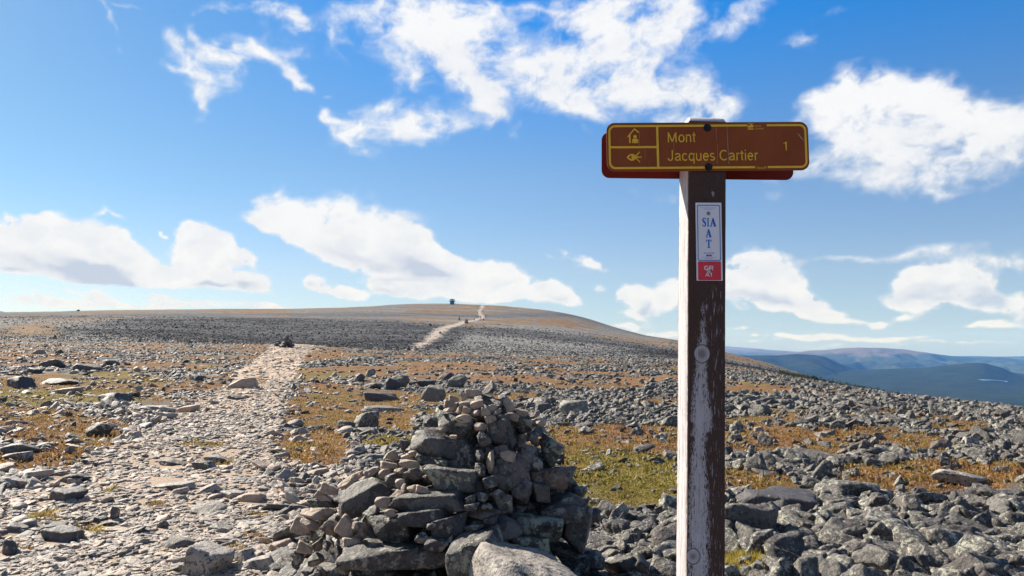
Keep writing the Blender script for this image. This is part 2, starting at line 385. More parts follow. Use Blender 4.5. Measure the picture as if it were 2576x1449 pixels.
# valley floor with its low swelling hill
pE = [(-1200,935),(1700,935),(2000,936),(2150,933),(2222,929),(2325,926),(2390,917),(2455,912),(2480,914),(2519,925),(2545,938),(2576,945),(2700,955),(4200,960)]
X = np.linspace(-1500, 4400, 500); uE, sE = slope(X, np.interp(X, *zip(*pE)))
rows = [(1500, -330), (2500, -345), (4000, -350), (5500, -352), (7000, -350)]
dd = np.concatenate([np.linspace(1500, 7600, 50), np.linspace(7600, 9500, 24)[1:], np.linspace(9500, 13000, 12)[1:]])
U, D = np.meshgrid(uE, dd, indexing='ij'); ZC = np.repeat((CAMZ+sE*9500)[:, None], len(dd), 1)
Z = np.where(D <= 9500, -355+(ZC+355)*sstep(6200, 9500, D), ZC+(-380-ZC)*sstep(9500, 13000, D))
Z = Z+18*fbm(U*D*.0007, D*.0007, 5, 91)*(1-sstep(8800, 9500, D)*.8)
valley = tag(np_obj('valley', np.stack([U*D, D, Z], -1).reshape(-1, 3), grid_faces(len(X), len(dd))[:, ::-1], forest), kind='structure')
# skirt joining the summit ground to the valley
x1, y1 = polar_grid(np.radians(np.linspace(-60, 60, 200)), np.linspace(1880, 3400, 24))
R_ = np.hypot(x1, y1); e0 = H(x1/R_*1880, y1/R_*1880)
zz = e0-2+(-360-e0)*sstep(1880, 3400, R_)**.8
tag(np_obj('slope_terrain', np.stack([x1, y1, zz], -1).reshape(-1, 3), grid_faces(200, 24)[:, ::-1], forest), kind='structure')
ridge('hill', 10500, [(-1200,905),(1700,902),(1830,893),(1883,894),(1970,894),(2002,890),(2054,893),(2083,900),(2103,912),(2132,923),(2157,930),(2300,960),(4200,960)], forest, 3200, 2500, -380, 130, 4)
ridge('mountain_ridge', 18000, [(-1200,900),(1700,895),(1900,893),(1996,887),(2035,882),(2080,880),(2106,877),(2157,874),(2222,875),(2274,879),(2325,886),(2390,895),(2455,899),(2503,898),(2576,905),(2800,908),(3300,902),(4200,910)], mtn, 7000, 4000, -420, 430, 14)
ridge('far_mountain_ridge', 26000, [(-1200,790),(-200,776),(0,782),(30,789),(100,840),(1500,890),(1700,876),(1827,877),(1873,881),(1909,876),(1928,881),(1951,882),(1986,884),(2020,889),(2300,897),(2576,897),(2700,888),(3200,884),(4200,890)], mtn, 6000, 4000, -420, 160, 24)
ridge('horizon_ridge', 38000, [(-1200,885),(1500,884),(1800,868),(1826,871),(1873,874),(1928,879),(1990,884),(2200,890),(2400,896),(2450,895),(2500,897),(2576,896),(2700,893),(4200,885)], mtn, 7000, 3000, -450, 120, 34)
# lake in the valley
lp = []
for X, Y in ((2458,954.5),(2480,953.6),(2510,955.6),(2537,959.5),(2533,960.8),(2505,959.6),(2475,958)):
    u, s = slope(X, Y); dq = np.linspace(2500, 9400, 1500)
    bump_ = (CAMZ+slope(X, np.interp(X, *zip(*pE)))[1]*9500+355); zv = -355+bump_*sstep(6200, 9500, dq)+18*fbm(u*dq*.0007, dq*.0007, 5, 91)
    kk_ = int(np.argmin(np.abs(CAMZ+s*dq-zv))); d = dq[kk_]*.995; lp.append((u*d, d, CAMZ+s*d))
bm = bmesh.new(); bm.faces.new([bm.verts.new(p) for p in lp])
m, nt, b = NT('lake_water'); b.inputs['Base Color'].default_value = (.03,.06,.09,1); b.inputs['Roughness'].default_value = .08; b.inputs['Specular IOR Level'].default_value = .5
lake = tag(bm_obj('lake', bm, m), kind='structure')

# ------------------------------------------------------------------ rock prototypes
def rock_proto(name, seed, mat, flat=False, p=16, sub=4, rough=.05, nplanes=13, dmin=.72, boxy=False):
    bm = bmesh.new(); bmesh.ops.create_icosphere(bm, subdivisions=sub, radius=1)
    V = np.array([v.co[:] for v in bm.verts]); Fc = np.array([[v.index for v in f.verts] for f in bm.faces]); bm.free()
    r = np.random.default_rng(seed); N = r.normal(size=(nplanes, 3))
    if flat: N = np.vstack([N*[1,1,.35], [[.05,.02,1],[.03,-.05,-1]]])
    if boxy:
        ax = np.vstack([np.eye(3), -np.eye(3)])+r.normal(0, .20, (6, 3)); N = np.vstack([ax, r.normal(size=(9, 3))])
    N /= np.linalg.norm(N, axis=1)[:, None]; d = r.uniform(dmin, 1.05, len(N))
    if boxy: d[:6] = r.uniform(.52, .62, 6); d[6:] = r.uniform(.66, .86, 9); rough *= 1.5
    dots = np.maximum(V@N.T, 1e-4)/d
    rad = (dots**p).sum(1)**(-1/p)
    P = V*rad[:, None]
    n_ = sum(vn(P[:, i]*f+seed, P[:, j]*f-seed, seed+i)*a for (i, j) in ((0,1),(1,2),(2,0)) for f, a in ((1.7, .7), (4., .38), (9., .2), (19., .12)))
    P = P*(1+rough*n_[:, None])
    P = (P-(P.max(0)+P.min(0))/2)/(P.max(0)-P.min(0))
    return np_mesh(name, P, Fc, mat, smooth=False)
def shade_auto(me, ang=40):
    pass
PR = {}
def protos(key, mat, seeds, box=0, **k):
    PR[key] = [rock_proto('stone_shape', s, mat, boxy=(i % 4) < box, **{**k, **({'flat': False} if (i % 4) < box else {})}) for i, s in enumerate(seeds)]
protos('lichen', M['lichen'], range(100, 108), box=2, p=44, rough=.075)
protos('mid', M['mid'], range(200, 207), box=2, p=45, rough=.05, nplanes=15)
protos('trail', M['trail'], range(300, 307), box=1, flat=True, p=36, rough=.04, sub=3)
protos('scree', M['scree'], range(400, 404), p=26, rough=.03, sub=3)
protos('cairn', M['cairn'], range(500, 508), box=2, p=60, rough=.04)
protos('cairn_lichen', M['cairn_lichen'], range(600, 604), box=4, p=50, rough=.045)
protos('tan', M['tan'], range(700, 704), box=3, p=30, rough=.05)
protos('slab', M['slab'], range(800, 803), box=4, flat=True, p=60, rough=.035, sub=5)
protos('dark', M['dark'], range(900, 904), box=3, p=30, rough=.055)
def rock(name, key, loc, dims, rot, k=None, parent=None):
    ms = PR[key]; o = bpy.data.objects.new(name, ms[(k if k is not None else random.randrange(99)) % len(ms)])
    o.location = loc; o.rotation_euler = rot; o.scale = dims
    return link(o, parent)

# ------------------------------------------------------------------ signpost
PD = 2.5; PT = .142                                  # distance of the front face, depth of the post
uP = slope(1778, 880)[0]; LEAN = math.radians(1.35)
def zl(Y): return float(CAMZ+slope(1780, Y)[1]*PD)
def sp(Y):                                           # metres per photo unit on the front face at that height
    return float((PD*math.cos(TILT)+(zl(Y)-CAMZ)*math.sin(TILT))/F)
gz = float(H(np.array(uP*PD), np.array(PD)))
sign = empty('signpost', (uP*PD-CAMZ*math.tan(LEAN), PD, 0), (0, LEAN, math.radians(1.0)))
tag(sign, 'tall square wooden trail signpost with peeling paint and brown Mont Jacques Cartier board', 'signpost')
W2 = .0592
def curve_node(g, fac, pts):
    n = g.nt.nodes.new('ShaderNodeFloatCurve'); cu = n.mapping.curves[0]
    while len(cu.points) < len(pts): cu.points.new(.5, .5)
    for p, (a, b_) in zip(cu.points, pts): p.location = (a, b_); p.handle_type = 'AUTO'
    n.mapping.update(); g.put(n.inputs[1], fac); n.inputs[0].default_value = 1
    return n.outputs[0]
def post_front():
    m, nt, b = NT('brown_peeling_paint'); g = G(nt); tc = g.n('ShaderNodeTexCoord').outputs['Object']
    sx, sy, sz = g.n('ShaderNodeSeparateXYZ', {0: tc}).outputs
    t = g.math('DIVIDE', sz, 2.4)
    px = lambda v: (v-1778)/1000+.5                  # photo offset packed in 0..1
    rows = [(1500,1728,1783),(1449,1728,1783),(1400,1727,1784),(1350,1730,1784),(1310,1730,1783),(1250,1732,1782),(1200,1735,1780),(1150,1738,1776),(1100,1740,1778),(1078,1738,1790),(1050,1738,1792),(1000,1741,1786),(950,1744,1781),(925,1748,1780),(900,1750,1779),(860,1757,1779),(840,1760,1777),(800,1764,1772),(770,1767,1769),(740,1772,1764)]
    lp_, rp_ = [], []
    for Y, l, r_ in rows:
        s_ = sp(Y)*(1) ; cxY = 1778+(880-Y)*.0055
        lp_.append((zl(Y)/2.4, (l-cxY)*s_*5+.5)); rp_.append((zl(Y)/2.4, (r_-cxY)*s_*5+.5))
    L = g.math('DIVIDE', g.math('SUBTRACT', curve_node(g, t, [(0, lp_[0][1])]+lp_+[(1, lp_[-1][1])]), .5), 5.)
    R_ = g.math('DIVIDE', g.math('SUBTRACT', curve_node(g, t, [(0, rp_[0][1])]+rp_+[(1, rp_[-1][1]-.02)]), .5), 5.)
    inside = g.math('MINIMUM', g.math('SUBTRACT', sx, L), g.math('SUBTRACT', R_, sx))     # metres inside the bare streak
    def knot(X, Y, r_):
        cx = (X-1778-(880-Y)*.0055)*sp(Y); v = g.vmath('SUBTRACT', tc, (cx, 0, zl(Y)))
        v = g.vmath('MULTIPLY', v, (1, 0, .9)); return g.math('SUBTRACT', r_*sp(Y), g.vmath('LENGTH', v))
    k1, k2 = knot(1766, 890, 20), knot(1743, 1400, 17)
    kk = g.math('MAXIMUM', k1, k2)
    st = g.vmath('MULTIPLY', tc, (1, 1, .09)); streak = g.noise(st, 240, 6, .7); streak2 = g.noise(g.vmath('MULTIPLY', tc, (1, 1, .25)), 260, 5, .75)
    blot = g.noise(g.vmath('MULTIPLY', tc, (1, 1, .5)), 60, 4, .6)
    f_ = g.math('ADD', g.math('MULTIPLY', inside, 70.), g.math('MULTIPLY', g.math('SUBTRACT', streak2, .5), 6.0))
    f_ = g.math('ADD', f_, g.math('MULTIPLY', g.math('SUBTRACT', blot, .5), 4.5))
    main = g.sstep(f_, -.05, .35)
    # brown remnants left inside the bare wood
    rem = g.math('MULTIPLY', g.sstep(g.math('ADD', streak2, g.math('MULTIPLY', g.math('SUBTRACT', blot, .5), .6)), .55, .62), g.math('SUBTRACT', 1., g.math('MULTIPLY', g.sstep(inside, .012, .028), .7)))
    main = g.math('SUBTRACT', main, rem, clamp=True)
    # fine scratches over the whole brown face, denser towards the middle, none high up
    sc = g.math('ADD', streak, g.math('MULTIPLY', g.math('SUBTRACT', blot, .5), .18))
    side = g.math('MULTIPLY', g.math('ABSOLUTE', g.math('SUBTRACT', sx, .022)), 1.6)
    scr = g.math('MULTIPLY', g.sstep(g.math('SUBTRACT', sc, side), .55, .60), g.math('SUBTRACT', 1., g.math('MULTIPLY', g.sstep(sz, zl(712), zl(690)), .93)))
    ring = g.math('MULTIPLY', g.sstep(kk, -.004, -.001), g.sstep(kk, .003, 0.))
    main = g.math('MAXIMUM', g.math('MAXIMUM', main, g.math('MULTIPLY', scr, .75)), g.sstep(kk, -.0005, .0012))
    main = g.math('MULTIPLY', main, g.math('SUBTRACT', 1., g.math('MULTIPLY', ring, .7)))
    # small worn spot below the board
    sv = g.math('SUBTRACT', .011, g.vmath('LENGTH', g.vmath('MULTIPLY', g.vmath('SUBTRACT', tc, ((1795-1781)*sp(487), 0, zl(487))), (1, 0, .6))))
    main = g.math('MAXIMUM', main, g.math('MULTIPLY', g.sstep(g.math('ADD', g.math('MULTIPLY', sv, 40.), streak2), .72, .8), .7))
    grain = g.noise(g.vmath('MULTIPLY', tc, (1, 1, .03)), 260, 4, .6)
    wood = g.mix(g.ramp(grain, [(.3, 0), (.7, 1)]), (.34,.33,.36), (.56,.55,.60))
    wood = g.mix(g.math('MULTIPLY', g.math('ADD', g.sstep(kk, .004, .02), g.math('MULTIPLY', g.math('SINE', g.math('MULTIPLY', kk, 1100.)), g.math('MULTIPLY', g.sstep(kk, 0, .002), .22))), .8), wood, (.17,.14,.14))
    brown = g.mix(g.noise(tc, 90, 3), (.055,.032,.026), (.085,.050,.042))
    nt.links.new(g.mix(main, brown, wood), b.inputs['Base Color']); b.inputs['Roughness'].default_value = .7
    rings = g.math('SINE', g.math('MULTIPLY', kk, 1500.)); rings = g.math('MULTIPLY', rings, g.math('MULTIPLY', g.sstep(kk, 0, .003), .25))
    hh = g.math('ADD', g.math('ADD', g.math('MULTIPLY', grain, .6), g.math('MULTIPLY', main, -.5)), g.math('ADD', rings, g.math('MULTIPLY', g.sstep(kk, -.003, .003), .8)))
    nt.links.new(g.bump(hh, .7, .002), b.inputs['Normal']); return m
def post_side():
    m, nt, b = NT('white_cracked_paint'); g = G(nt); tc = g.n('ShaderNodeTexCoord').outputs['Object']
    cr = g.noise(g.vmath('MULTIPLY', tc, (1, 1, .025)), 75, 5, .6, .1)
    crack = g.math('MULTIPLY', g.sstep(g.math('ABSOLUTE', g.math('SUBTRACT', cr, .47)), .022, .004), .75)
    fl_ = g.noise(g.vmath('MULTIPLY', tc, (1, 1, .3)), 160, 5, .7)
    sy = g.n('ShaderNodeSeparateXYZ', {0: tc}).outputs[1]
    edge = g.math('MAXIMUM', g.sstep(g.math('ABSOLUTE', g.math('SUBTRACT', sy, PT/2)), PT/2-.016, PT/2), 0.)
    chip = g.sstep(g.math('ADD', fl_, g.math('MULTIPLY', edge, .26)), .62, .68)
    col = g.mix(g.ramp(fl_, [(.3, 0), (.7, 1)]), (.40,.38,.395), (.60,.58,.60))
    cr2 = g.noise(g.vmath('MULTIPLY', tc, (1, 1, .05)), 150, 5, .65); col = g.mix(g.math('MULTIPLY', g.sstep(cr2, .52, .62), .6), col, (.27,.235,.235)); col = g.mix(crack, col, (.14,.09,.08)); col = g.mix(g.math('MULTIPLY', chip, .85), col, (.10,.055,.04))
    nt.links.new(col, b.inputs['Base Color']); b.inputs['Roughness'].default_value = .75
    nt.links.new(g.bump(g.math('SUBTRACT', g.math('SUBTRACT', fl_, crack), chip), .5, .002), b.inputs['Normal']); return m
def post_top():
    m, nt, b = NT('grey_end_grain'); g = G(nt); tc = g.n('ShaderNodeTexCoord').outputs['Object']
    r = g.vmath('LENGTH', g.vmath('SUBTRACT', g.vmath('MULTIPLY', tc, (1, .8, 1.6)), (.05, 0, zl(290)*1.6-.10)))
    rg = g.math('SINE', g.math('ADD', g.math('MULTIPLY', r, 900.), g.math('MULTIPLY', g.noise(tc, 20), 9.)))
    col = g.mix(g.ramp(rg, [(0, 0), (.5, .6), (1, 1)]), (.46,.46,.49), (.74,.74,.76))
    nt.links.new(col, b.inputs['Base Color']); b.inputs['Roughness'].default_value = .85
    nt.links.new(g.bump(rg, .5, .001), b.inputs['Normal']); return m
# post: ring cross-section swept up with small irregularities, chamfered head
ztop = zl(289)+.004
prof_ = []                                            # (x, y) around the section, small rounded corners
cr_ = .0035
for cx_, cy_, a0 in ((W2, PT, 0), (-W2, PT, 90), (-W2, 0, 180), (W2, 0, 270)):
    for k in range(3):
        a = math.radians(a0+45*k)
        prof_.append((cx_-math.copysign(cr_, cx_)+cr_*math.cos(a), (cy_-cr_ if cy_ > 0 else cy_+cr_)+cr_*math.sin(a)))
zs = list(np.linspace(gz-.3, ztop-.024, 150))
Vp = []
for zi in zs:
    for j, (a, b_) in enumerate(prof_):
        n_ = .0009*float(fbm(zi*14.+j//3*9., j//3*3.3, 4, 5, .7)) + .0016*float(vn(zi*1.6, j//3*2.2, 4))
        Vp.append((a*(1+n_/W2), b_+(n_ if b_ < PT/2 else -n_), zi))
for (ins, dz, fy) in ((.0035, -.012, .010), (.006, -.003, .036), (.008, 0, .042)):
    for a, b_ in prof_:
        Vp.append((a*(1-ins/W2), b_+(fy if b_ < PT/2 else -ins*.8), ztop+dz if b_ < PT/2 else ztop+dz))
nr_ = len(zs)+3; Fp = []; mats = []
for i in range(nr_-1):
    for j in range(12):
        k = (j+1) % 12; Fp.append((i*12+j, i*12+k, (i+1)*12+k, (i+1)*12+j))
        side = {2: 'b', 5: 'l', 8: 'f', 11: 'r'}.get(j, 'c')
        mats.append(3 if i >= len(zs)-1 else {'l': 1, 'f': 0, 'r': 0, 'b': 0, 'c': 1 if j in (6,) else 0}[side])
me = np_mesh('post', Vp, Fp, smooth=False)
bm = bmesh.new(); bm.from_mesh(me); bm.verts.ensure_lookup_table()
f_ = bm.faces.new([bm.verts[(nr_-1)*12+j] for j in range(12)]); bm.to_mesh(me); bm.free()
for mm in (post_front(), post_side(), post_top(), None): me.materials.append(mm)
me.materials[3] = me.materials[2]
mats.append(2)
for p, mi in zip(me.polygons, mats): p.material_index = min(mi, 2) if mi != 3 else 2
post = link(bpy.data.objects.new('post', me), sign)
tag(post, 'square post, brown flaking front and white cracked side')

# board: rounded plate in units of the photo, centred on (0,0); x right, y up; front face at local y = 0
def rrect(w, h, r, n=8):
    P = []
    for cx_, cy_, a0 in ((w/2-r, h/2-r, 0), (-w/2+r, h/2-r, 90), (-w/2+r, -h/2+r, 180), (w/2-r, -h/2+r, 270)):
        for k in range(n+1):
            a = math.radians(a0+90*k/n); P.append((cx_+r*math.cos(a), cy_+r*math.sin(a)))
    return P
def plate(name, pts, y0, y1, mat, parent, bev=.0006):
    bm = bmesh.new(); f = bm.faces.new([bm.verts.new((a, y0, b_)) for a, b_ in pts])
    r = bmesh.ops.extrude_face_region(bm, geom=[f]); vs = [v for v in r['geom'] if isinstance(v, bmesh.types.BMVert)]
    bmesh.ops.translate(bm, verts=vs, vec=(0, y1-y0, 0))
    return bm_obj(name, bm, mat, parent)
def flat_polys(name, polys, y, mat, parent, thick=.0005):
    bm = bmesh.new()
    for P in polys:
        try: f = bm.faces.new([bm.verts.new((a, y, b_)) for a, b_ in P])
        except ValueError: continue
        r = bmesh.ops.extrude_face_region(bm, geom=[f]); vs = [v for v in r['geom'] if isinstance(v, bmesh.types.BMVert)]
        bmesh.ops.translate(bm, verts=vs, vec=(0, -thick, 0))
    return bm_obj(name, bm, mat, parent)
def ringpts(outer, inner):                           # closed frame as quads
    n = len(outer); return [[outer[i], outer[(i+1) % n], inner[(i+1) % n], inner[i]] for i in range(n)]
def text_bm(bm, txt, x0, x1, y0, y1, ydepth, weight=0.0, thick=.0005):
    """the word scaled so that its ink fills x0..x1, y0..y1 in the plate's plane"""
    cu = bpy.data.curves.new('t', 'FONT'); cu.body = txt; cu.offset = weight; cu.resolution_u = 6
    o = bpy.data.objects.new('t', cu); me = bpy.data.meshes.new_from_object(o)
    P = np.array([v.co[:] for v in me.vertices]); lo, hi = P.min(0), P.max(0)
    P[:, 0] = x0+(P[:, 0]-lo[0])/(hi[0]-lo[0])*(x1-x0); P[:, 1] = y0+(P[:, 1]-lo[1])/(hi[1]-lo[1])*(y1-y0)
    vs = [bm.verts.new((p[0], ydepth-thick, p[1])) for p in P]
    for f in me.polygons:
        try: bm.faces.new([vs[i] for i in f.vertices])
        except ValueError: pass
    bpy.data.objects.remove(o); bpy.data.curves.remove(cu); bpy.data.meshes.remove(me)
def board_brown(name, a, b2):
    m, nt, b = NT(name); g = G(nt); tc = g.n('ShaderNodeTexCoord').outputs['Object']
    n_ = g.noise(g.vmath('MULTIPLY', tc, (1, 1, .6)), 9, 5, .65); sc = g.noise(g.vmath('MULTIPLY', tc, (1, 1, .05)), 120, 3, .5)
    col = g.mix(g.ramp(n_, [(.35, 0), (.7, 1)]), a, b2)
    nt.links.new(col, b.inputs['Base Color']); b.inputs['Specular IOR Level'].default_value = .12
    nt.links.new(g.math('ADD', g.math('MULTIPLY', n_, .25), .45), b.inputs['Roughness']); return m
m_brown = board_brown('brown_enamel', (.25,.066,.023), (.31,.090,.030)); m_red = board_brown('dark_red_enamel', (.13,.020,.016), (.17,.028,.020))
m_yel = simple('yellow_sign_film', (.90,.56,.055), .5, var=.08, scale=30, spec=.15)
m_blk = simple('black_bolt', (.012,.012,.016), .45, var=.2, scale=100)
SB = sp(369); bw, bh = 509*SB, 124*SB
zc = zl(369.5); xo = (1780.5-1781.2)*SB
fb = link(bpy.data.objects.new('sign_board', None)) if False else None
yB = -.004
front = plate('sign_board', [(a, b_) for a, b_ in rrect(bw, bh, 21*SB)], 0, .0032, m_brown, sign)
front.location = (xo, yB-.0032, zc); front.rotation_euler = (0, math.radians(-2.0), 0)
tag(front, 'brown board with yellow border and lettering')
back = plate('rear_sign_board', rrect(511*SB, 123*SB, 21*SB), 0, .003, m_red, sign)
back.location = ((1755-1781+29)*SB*1.055-.0005, PT+.002, zl(368.5)+.005); back.rotation_euler = (0, math.radians(-.9), 0)
tag(back, 'dark red back of a second board')
q = lambda X, Y: ((X-1780.5)*SB, (368.5-Y+ (X-1780.5)*-.0125)*SB)     # photo unit -> plate plane (board is drawn level)
def Q(X0, Y0, X1, Y1):                               # level rectangle measured in plate units from the centre
    return [(X0*SB, Y0*SB), (X1*SB, Y0*SB), (X1*SB, Y1*SB), (X0*SB, Y1*SB)]
# border with its two gaps
O = rrect(500*SB, 112*SB, 17*SB, 8); I = rrect(489.5*SB, 101.5*SB, 12*SB, 8)
segs = []
def split_h(P, lo, hi, top):                          # cut the long side between lo..hi
    return P
for k, P in enumerate(ringpts(O, I)):
    ys = [p[1] for p in P]; xs = [p[0] for p in P]
    if max(xs)-min(xs) > 200*SB:
        a, c = min(ys), max(ys); L_, R2 = min(xs), max(xs)
        g0, g1 = ((101*SB, 150*SB) if sum(ys) > 0 else (117*SB, 149*SB))
        segs.append([(L_, a), (g0, a), (g0, c), (L_, c)]); segs.append([(g1, a), (R2, a), (R2, c), (g1, c)])
    else: segs.append(P)
flat_polys('border', segs+[Q(-129.5, -50.7, -124, 50.7), Q(-244.7, -3, -129.6, 2.3)], -.0002, m_yel, front)
# coordinates read from the enlarged photo: plate zoom units -> plate units
def zx(x): return (x-913)*.3334
def zy(x, y): return -((y-307)+(x-913)*.0155)*.3334
def arc_(cx_, cy_, rx, ry, a0, a1, n=14):
    return [(cx_+rx*math.cos(math.radians(a0+(a1-a0)*i/n)), cy_+ry*math.sin(math.radians(a0+(a1-a0)*i/n))) for i in range(n+1)]
GLY = { # advance, strokes (centre lines; cap height 1, x height .72)
 'M': (.94, [[(.10,0),(.10,.95)],[(.10,.95),(.43,.05)],[(.43,.05),(.76,.95)],[(.76,.95),(.76,0)]]),
 'J': (.60, [[(.42,1),(.42,.26)]+arc_(.24,.26,.18,.21,0,-180)]), 'C': (.80, [arc_(.40,.5,.32,.45,48,312,20)]),
 'o': (.62, [arc_(.30,.36,.215,.32,0,360,22)]), 'n': (.60, [[(.11,0),(.11,.72)],[(.11,.45)]+arc_(.29,.47,.18,.21,160,0)+[(.47,0)]]),
 't': (.34, [[(.16,.92),(.16,.14)]+arc_(.25,.14,.09,.09,180,270,6),[(.02,.68),(.31,.68)]]),
 'a': (.60, [arc_(.27,.52,.19,.16,165,0,10)+[(.46,.12)]+arc_(.54,.12,.08,.07,180,270,4),[(.46,.43),(.26,.38)]+arc_(.24,.20,.16,.15,95,265,10)+[(.34,.08),(.46,.2)]]),
 'c': (.56, [arc_(.29,.36,.205,.32,42,318,18)]), 'q': (.62, [arc_(.29,.36,.205,.32,0,360,22),[(.495,.72),(.495,-.26)]]),
 'u': (.60, [[(.10,.72),(.10,.25)]+arc_(.27,.25,.17,.21,180,340)+[(.47,.25)],[(.47,.72),(.47,0)]]),
 'e': (.60, [[(.09,.38),(.50,.38)]+arc_(.295,.36,.205,.32,4,320,22)]),
 's': (.54, [arc_(.25,.52,.16,.155,35,250,12)+[(.30,.35)]+arc_(.25,.20,.18,.155,65,-150,12)]),
 'r': (.38, [[(.11,0),(.11,.72)],[(.11,.42)]+arc_(.27,.46,.16,.20,160,88,8)+[(.33,.66)]]), 'i': (.25, [[(.12,0),(.12,.72)],[(.12,.88),(.12,1.0)]]), ' ': (.30, []),
 'G': (.86, [arc_(.42,.5,.33,.45,48,315,20)+[(.72,.2),(.72,.46),(.45,.46)]]), 'R': (.80, [[(.12,0),(.12,.95),(.48,.95)]+arc_(.48,.71,.20,.24,90,-90,10)+[(.12,.47)],[(.48,.47),(.68,.0)]]),
 'A': (.76, [[(.03,0),(.37,.96),(.71,0)],[(.15,.32),(.59,.32)]]), '1': (.56, [[(.08,.74),(.24,.78),(.32,.95),(.32,0)]])}
def stroke_text(name, txt, x0, x1, ybase, ycap, y, mat, parent, w=.105, thick=.0005):
    """letters drawn as pen strokes; x0..x1 and the base line / cap line in plate units"""
    adv = sum(GLY[c][0] for c in txt); kx = (x1-x0)/(adv-.12); ky = ycap-ybase; kw = (abs(kx)+abs(ky))/2; pen = x0-.05*kx; bm = bmesh.new()
    for c in txt:
        for st in GLY[c][1]:
            P = [(pen+a*kx, ybase+b_*ky) for a, b_ in st]; A, B = [], []
            for i, (a, b_) in enumerate(P):
                p, q_ = P[max(i-1, 0)], P[min(i+1, len(P)-1)]; dx_, dy_ = q_[0]-p[0], q_[1]-p[1]; l = math.hypot(dx_, dy_) or 1; h = w*kw/2
                if 0 < i < len(P)-1:                 # mitre the joint
                    d1 = Vector((a-p[0], b_-p[1])).normalized(); d2 = Vector((q_[0]-a, q_[1]-b_)).normalized(); h = min(h/max(.35, math.cos(d1.angle(d2)/2) if d1.length and d2.length else 1), h*2)
                A.append(bm.verts.new((a-dy_/l*h, y-thick, b_+dx_/l*h))); B.append(bm.verts.new((a+dy_/l*h, y-thick, b_-dx_/l*h)))
            for i in range(len(P)-1):
                try: bm.faces.new((A[i], A[i+1], B[i+1], B[i]))
                except ValueError: pass
        pen += GLY[c][0]*kx
    return bm_obj(name, bm, mat, parent)
stroke_text('lettering', 'Mont', zx(611)*SB, zx(818)*SB, zy(700, 276)*SB, zy(700, 195)*SB, -.0002, m_yel, front)
stroke_text('lettering', 'Jacques Cartier', zx(609)*SB, zx(1286)*SB, zy(950, 414)*SB, zy(950, 333)*SB, -.0002, m_yel, front)
stroke_text('distance_number', '1', zx(1483)*SB, zx(1518)*SB, zy(1498, 332)*SB, zy(1498, 258)*SB, -.0002, m_yel, front, .085)
def zp(pts, xr): return [(zx(a)*SB, zy(xr, b_)*SB) for a, b_ in pts]
def circ(cx_, cy_, r, xr, n=18): return zp([(cx_+r*math.cos(k*2*math.pi/n), cy_+r*math.sin(k*2*math.pi/n)) for k in range(n)], xr)
flat_polys('shelter_symbol', [zp([(305,236),(360,171),(397,201),(390,209),(361,184),(330,220),(330,286),(319,286),(319,232),(308,243)], 350),
    zp([(341,286),(341,262),(347,252),(380,252),(388,260),(388,286),(380,286),(380,266),(377,266),(377,286),(352,286),(352,266),(349,266),(349,286)], 350), circ(364,236,13,350)], -.0002, m_yel, front)
arc = lambda p0, p1, bulge, w, n=10: [((p0[0]+(p1[0]-p0[0])*t), (p0[1]+(p1[1]-p0[1])*t)+bulge*4*t*(1-t)) for t in [i/n for i in range(n+1)]]
up_ = arc((297,394), (368,382), -20, 0); up2 = arc((312,394), (362,386), -11, 0)[::-1]
lo_ = arc((297,394), (368,406), 20, 0); lo2 = arc((312,394), (362,402), 11, 0)[::-1]
def strip(A, B): B = B[::-1]; return [zp([A[i], A[i+1], B[i+1], B[i]], 350) for i in range(len(A)-1)]
flat_polys('viewpoint_symbol', strip(up_, up2)+strip(lo_, lo2)+[circ(352,393,20,350), zp([(366,378),(394,350),(399,356),(372,386)], 350), zp([(370,388),(410,389),(410,397),(370,398)], 350), zp([(366,404),(372,400),(399,428),(395,435)], 350)], -.0002, m_yel, front)
# park logo: square with peaks and waves, two words beside it
flat_polys('park_logo', [zp([(1218,148),(1226,137),(1232,144),(1244,127),(1252,138),(1256,134),(1266,150),(1266,155),(1218,155)], 1243),
    zp([(1218,158),(1240,158),(1266,164),(1266,167),(1240,162),(1218,163)], 1243), zp([(1218,167),(1240,166),(1266,171),(1266,174),(1218,174)], 1243),
    zp([(1218,125),(1266,125),(1266,127.5),(1218,127.5)], 1243)], -.0002, m_yel, front)
bm = bmesh.new()
text_bm(bm, 'Parcs', zx(1274)*SB, zx(1321)*SB, zy(1300, 152)*SB, zy(1300, 138)*SB, -.0002)
bm_obj('small_lettering', bm, m_yel, front); bm = bmesh.new()
text_bm(bm, 'Québec', zx(1274)*SB, zx(1340)*SB, zy(1300, 175)*SB, zy(1300, 158)*SB, -.0002)
bm_obj('small_lettering', bm, m_yel, front); bm = bmesh.new()
text_bm(bm, 'Sépaq', zx(1274)*SB, zx(1326)*SB, zy(1300, 479)*SB, zy(1300, 456)*SB, -.0002)
bm_obj('small_lettering', bm, m_yel, front)
flat_polys('small_emblem', ringpts(zp([(1332,457),(1348,457),(1348,470),(1332,470)],1340), zp([(1335,460),(1345,460),(1345,467),(1335,467)],1340)), -.0002, m_yel, front)
m_scr = simple('scratch', (.42,.36,.34), .6)
for P_ in [zp([(1060,140),(1062,140),(1065,300),(1069,440),(1066,440),(1062,300)],1060), zp([(977,160),(978.5,160),(981,265),(979.5,265)],977), zp([(984,290),(985.5,290),(981,440),(979.5,440)],980),
    zp([(1595,203),(1601,201),(1622,228),(1640,254),(1637,256),(1616,232)],1610), zp([(399,200),(400.5,200),(396,300),(394.5,300)],398), zp([(437,330),(438.5,330),(439,402),(437.5,402)],438), zp([(655,215),(656.5,215),(653,365),(651.5,365)],655)]: flat_polys('scratch', [P_], -.00015, m_scr, front, .0002)
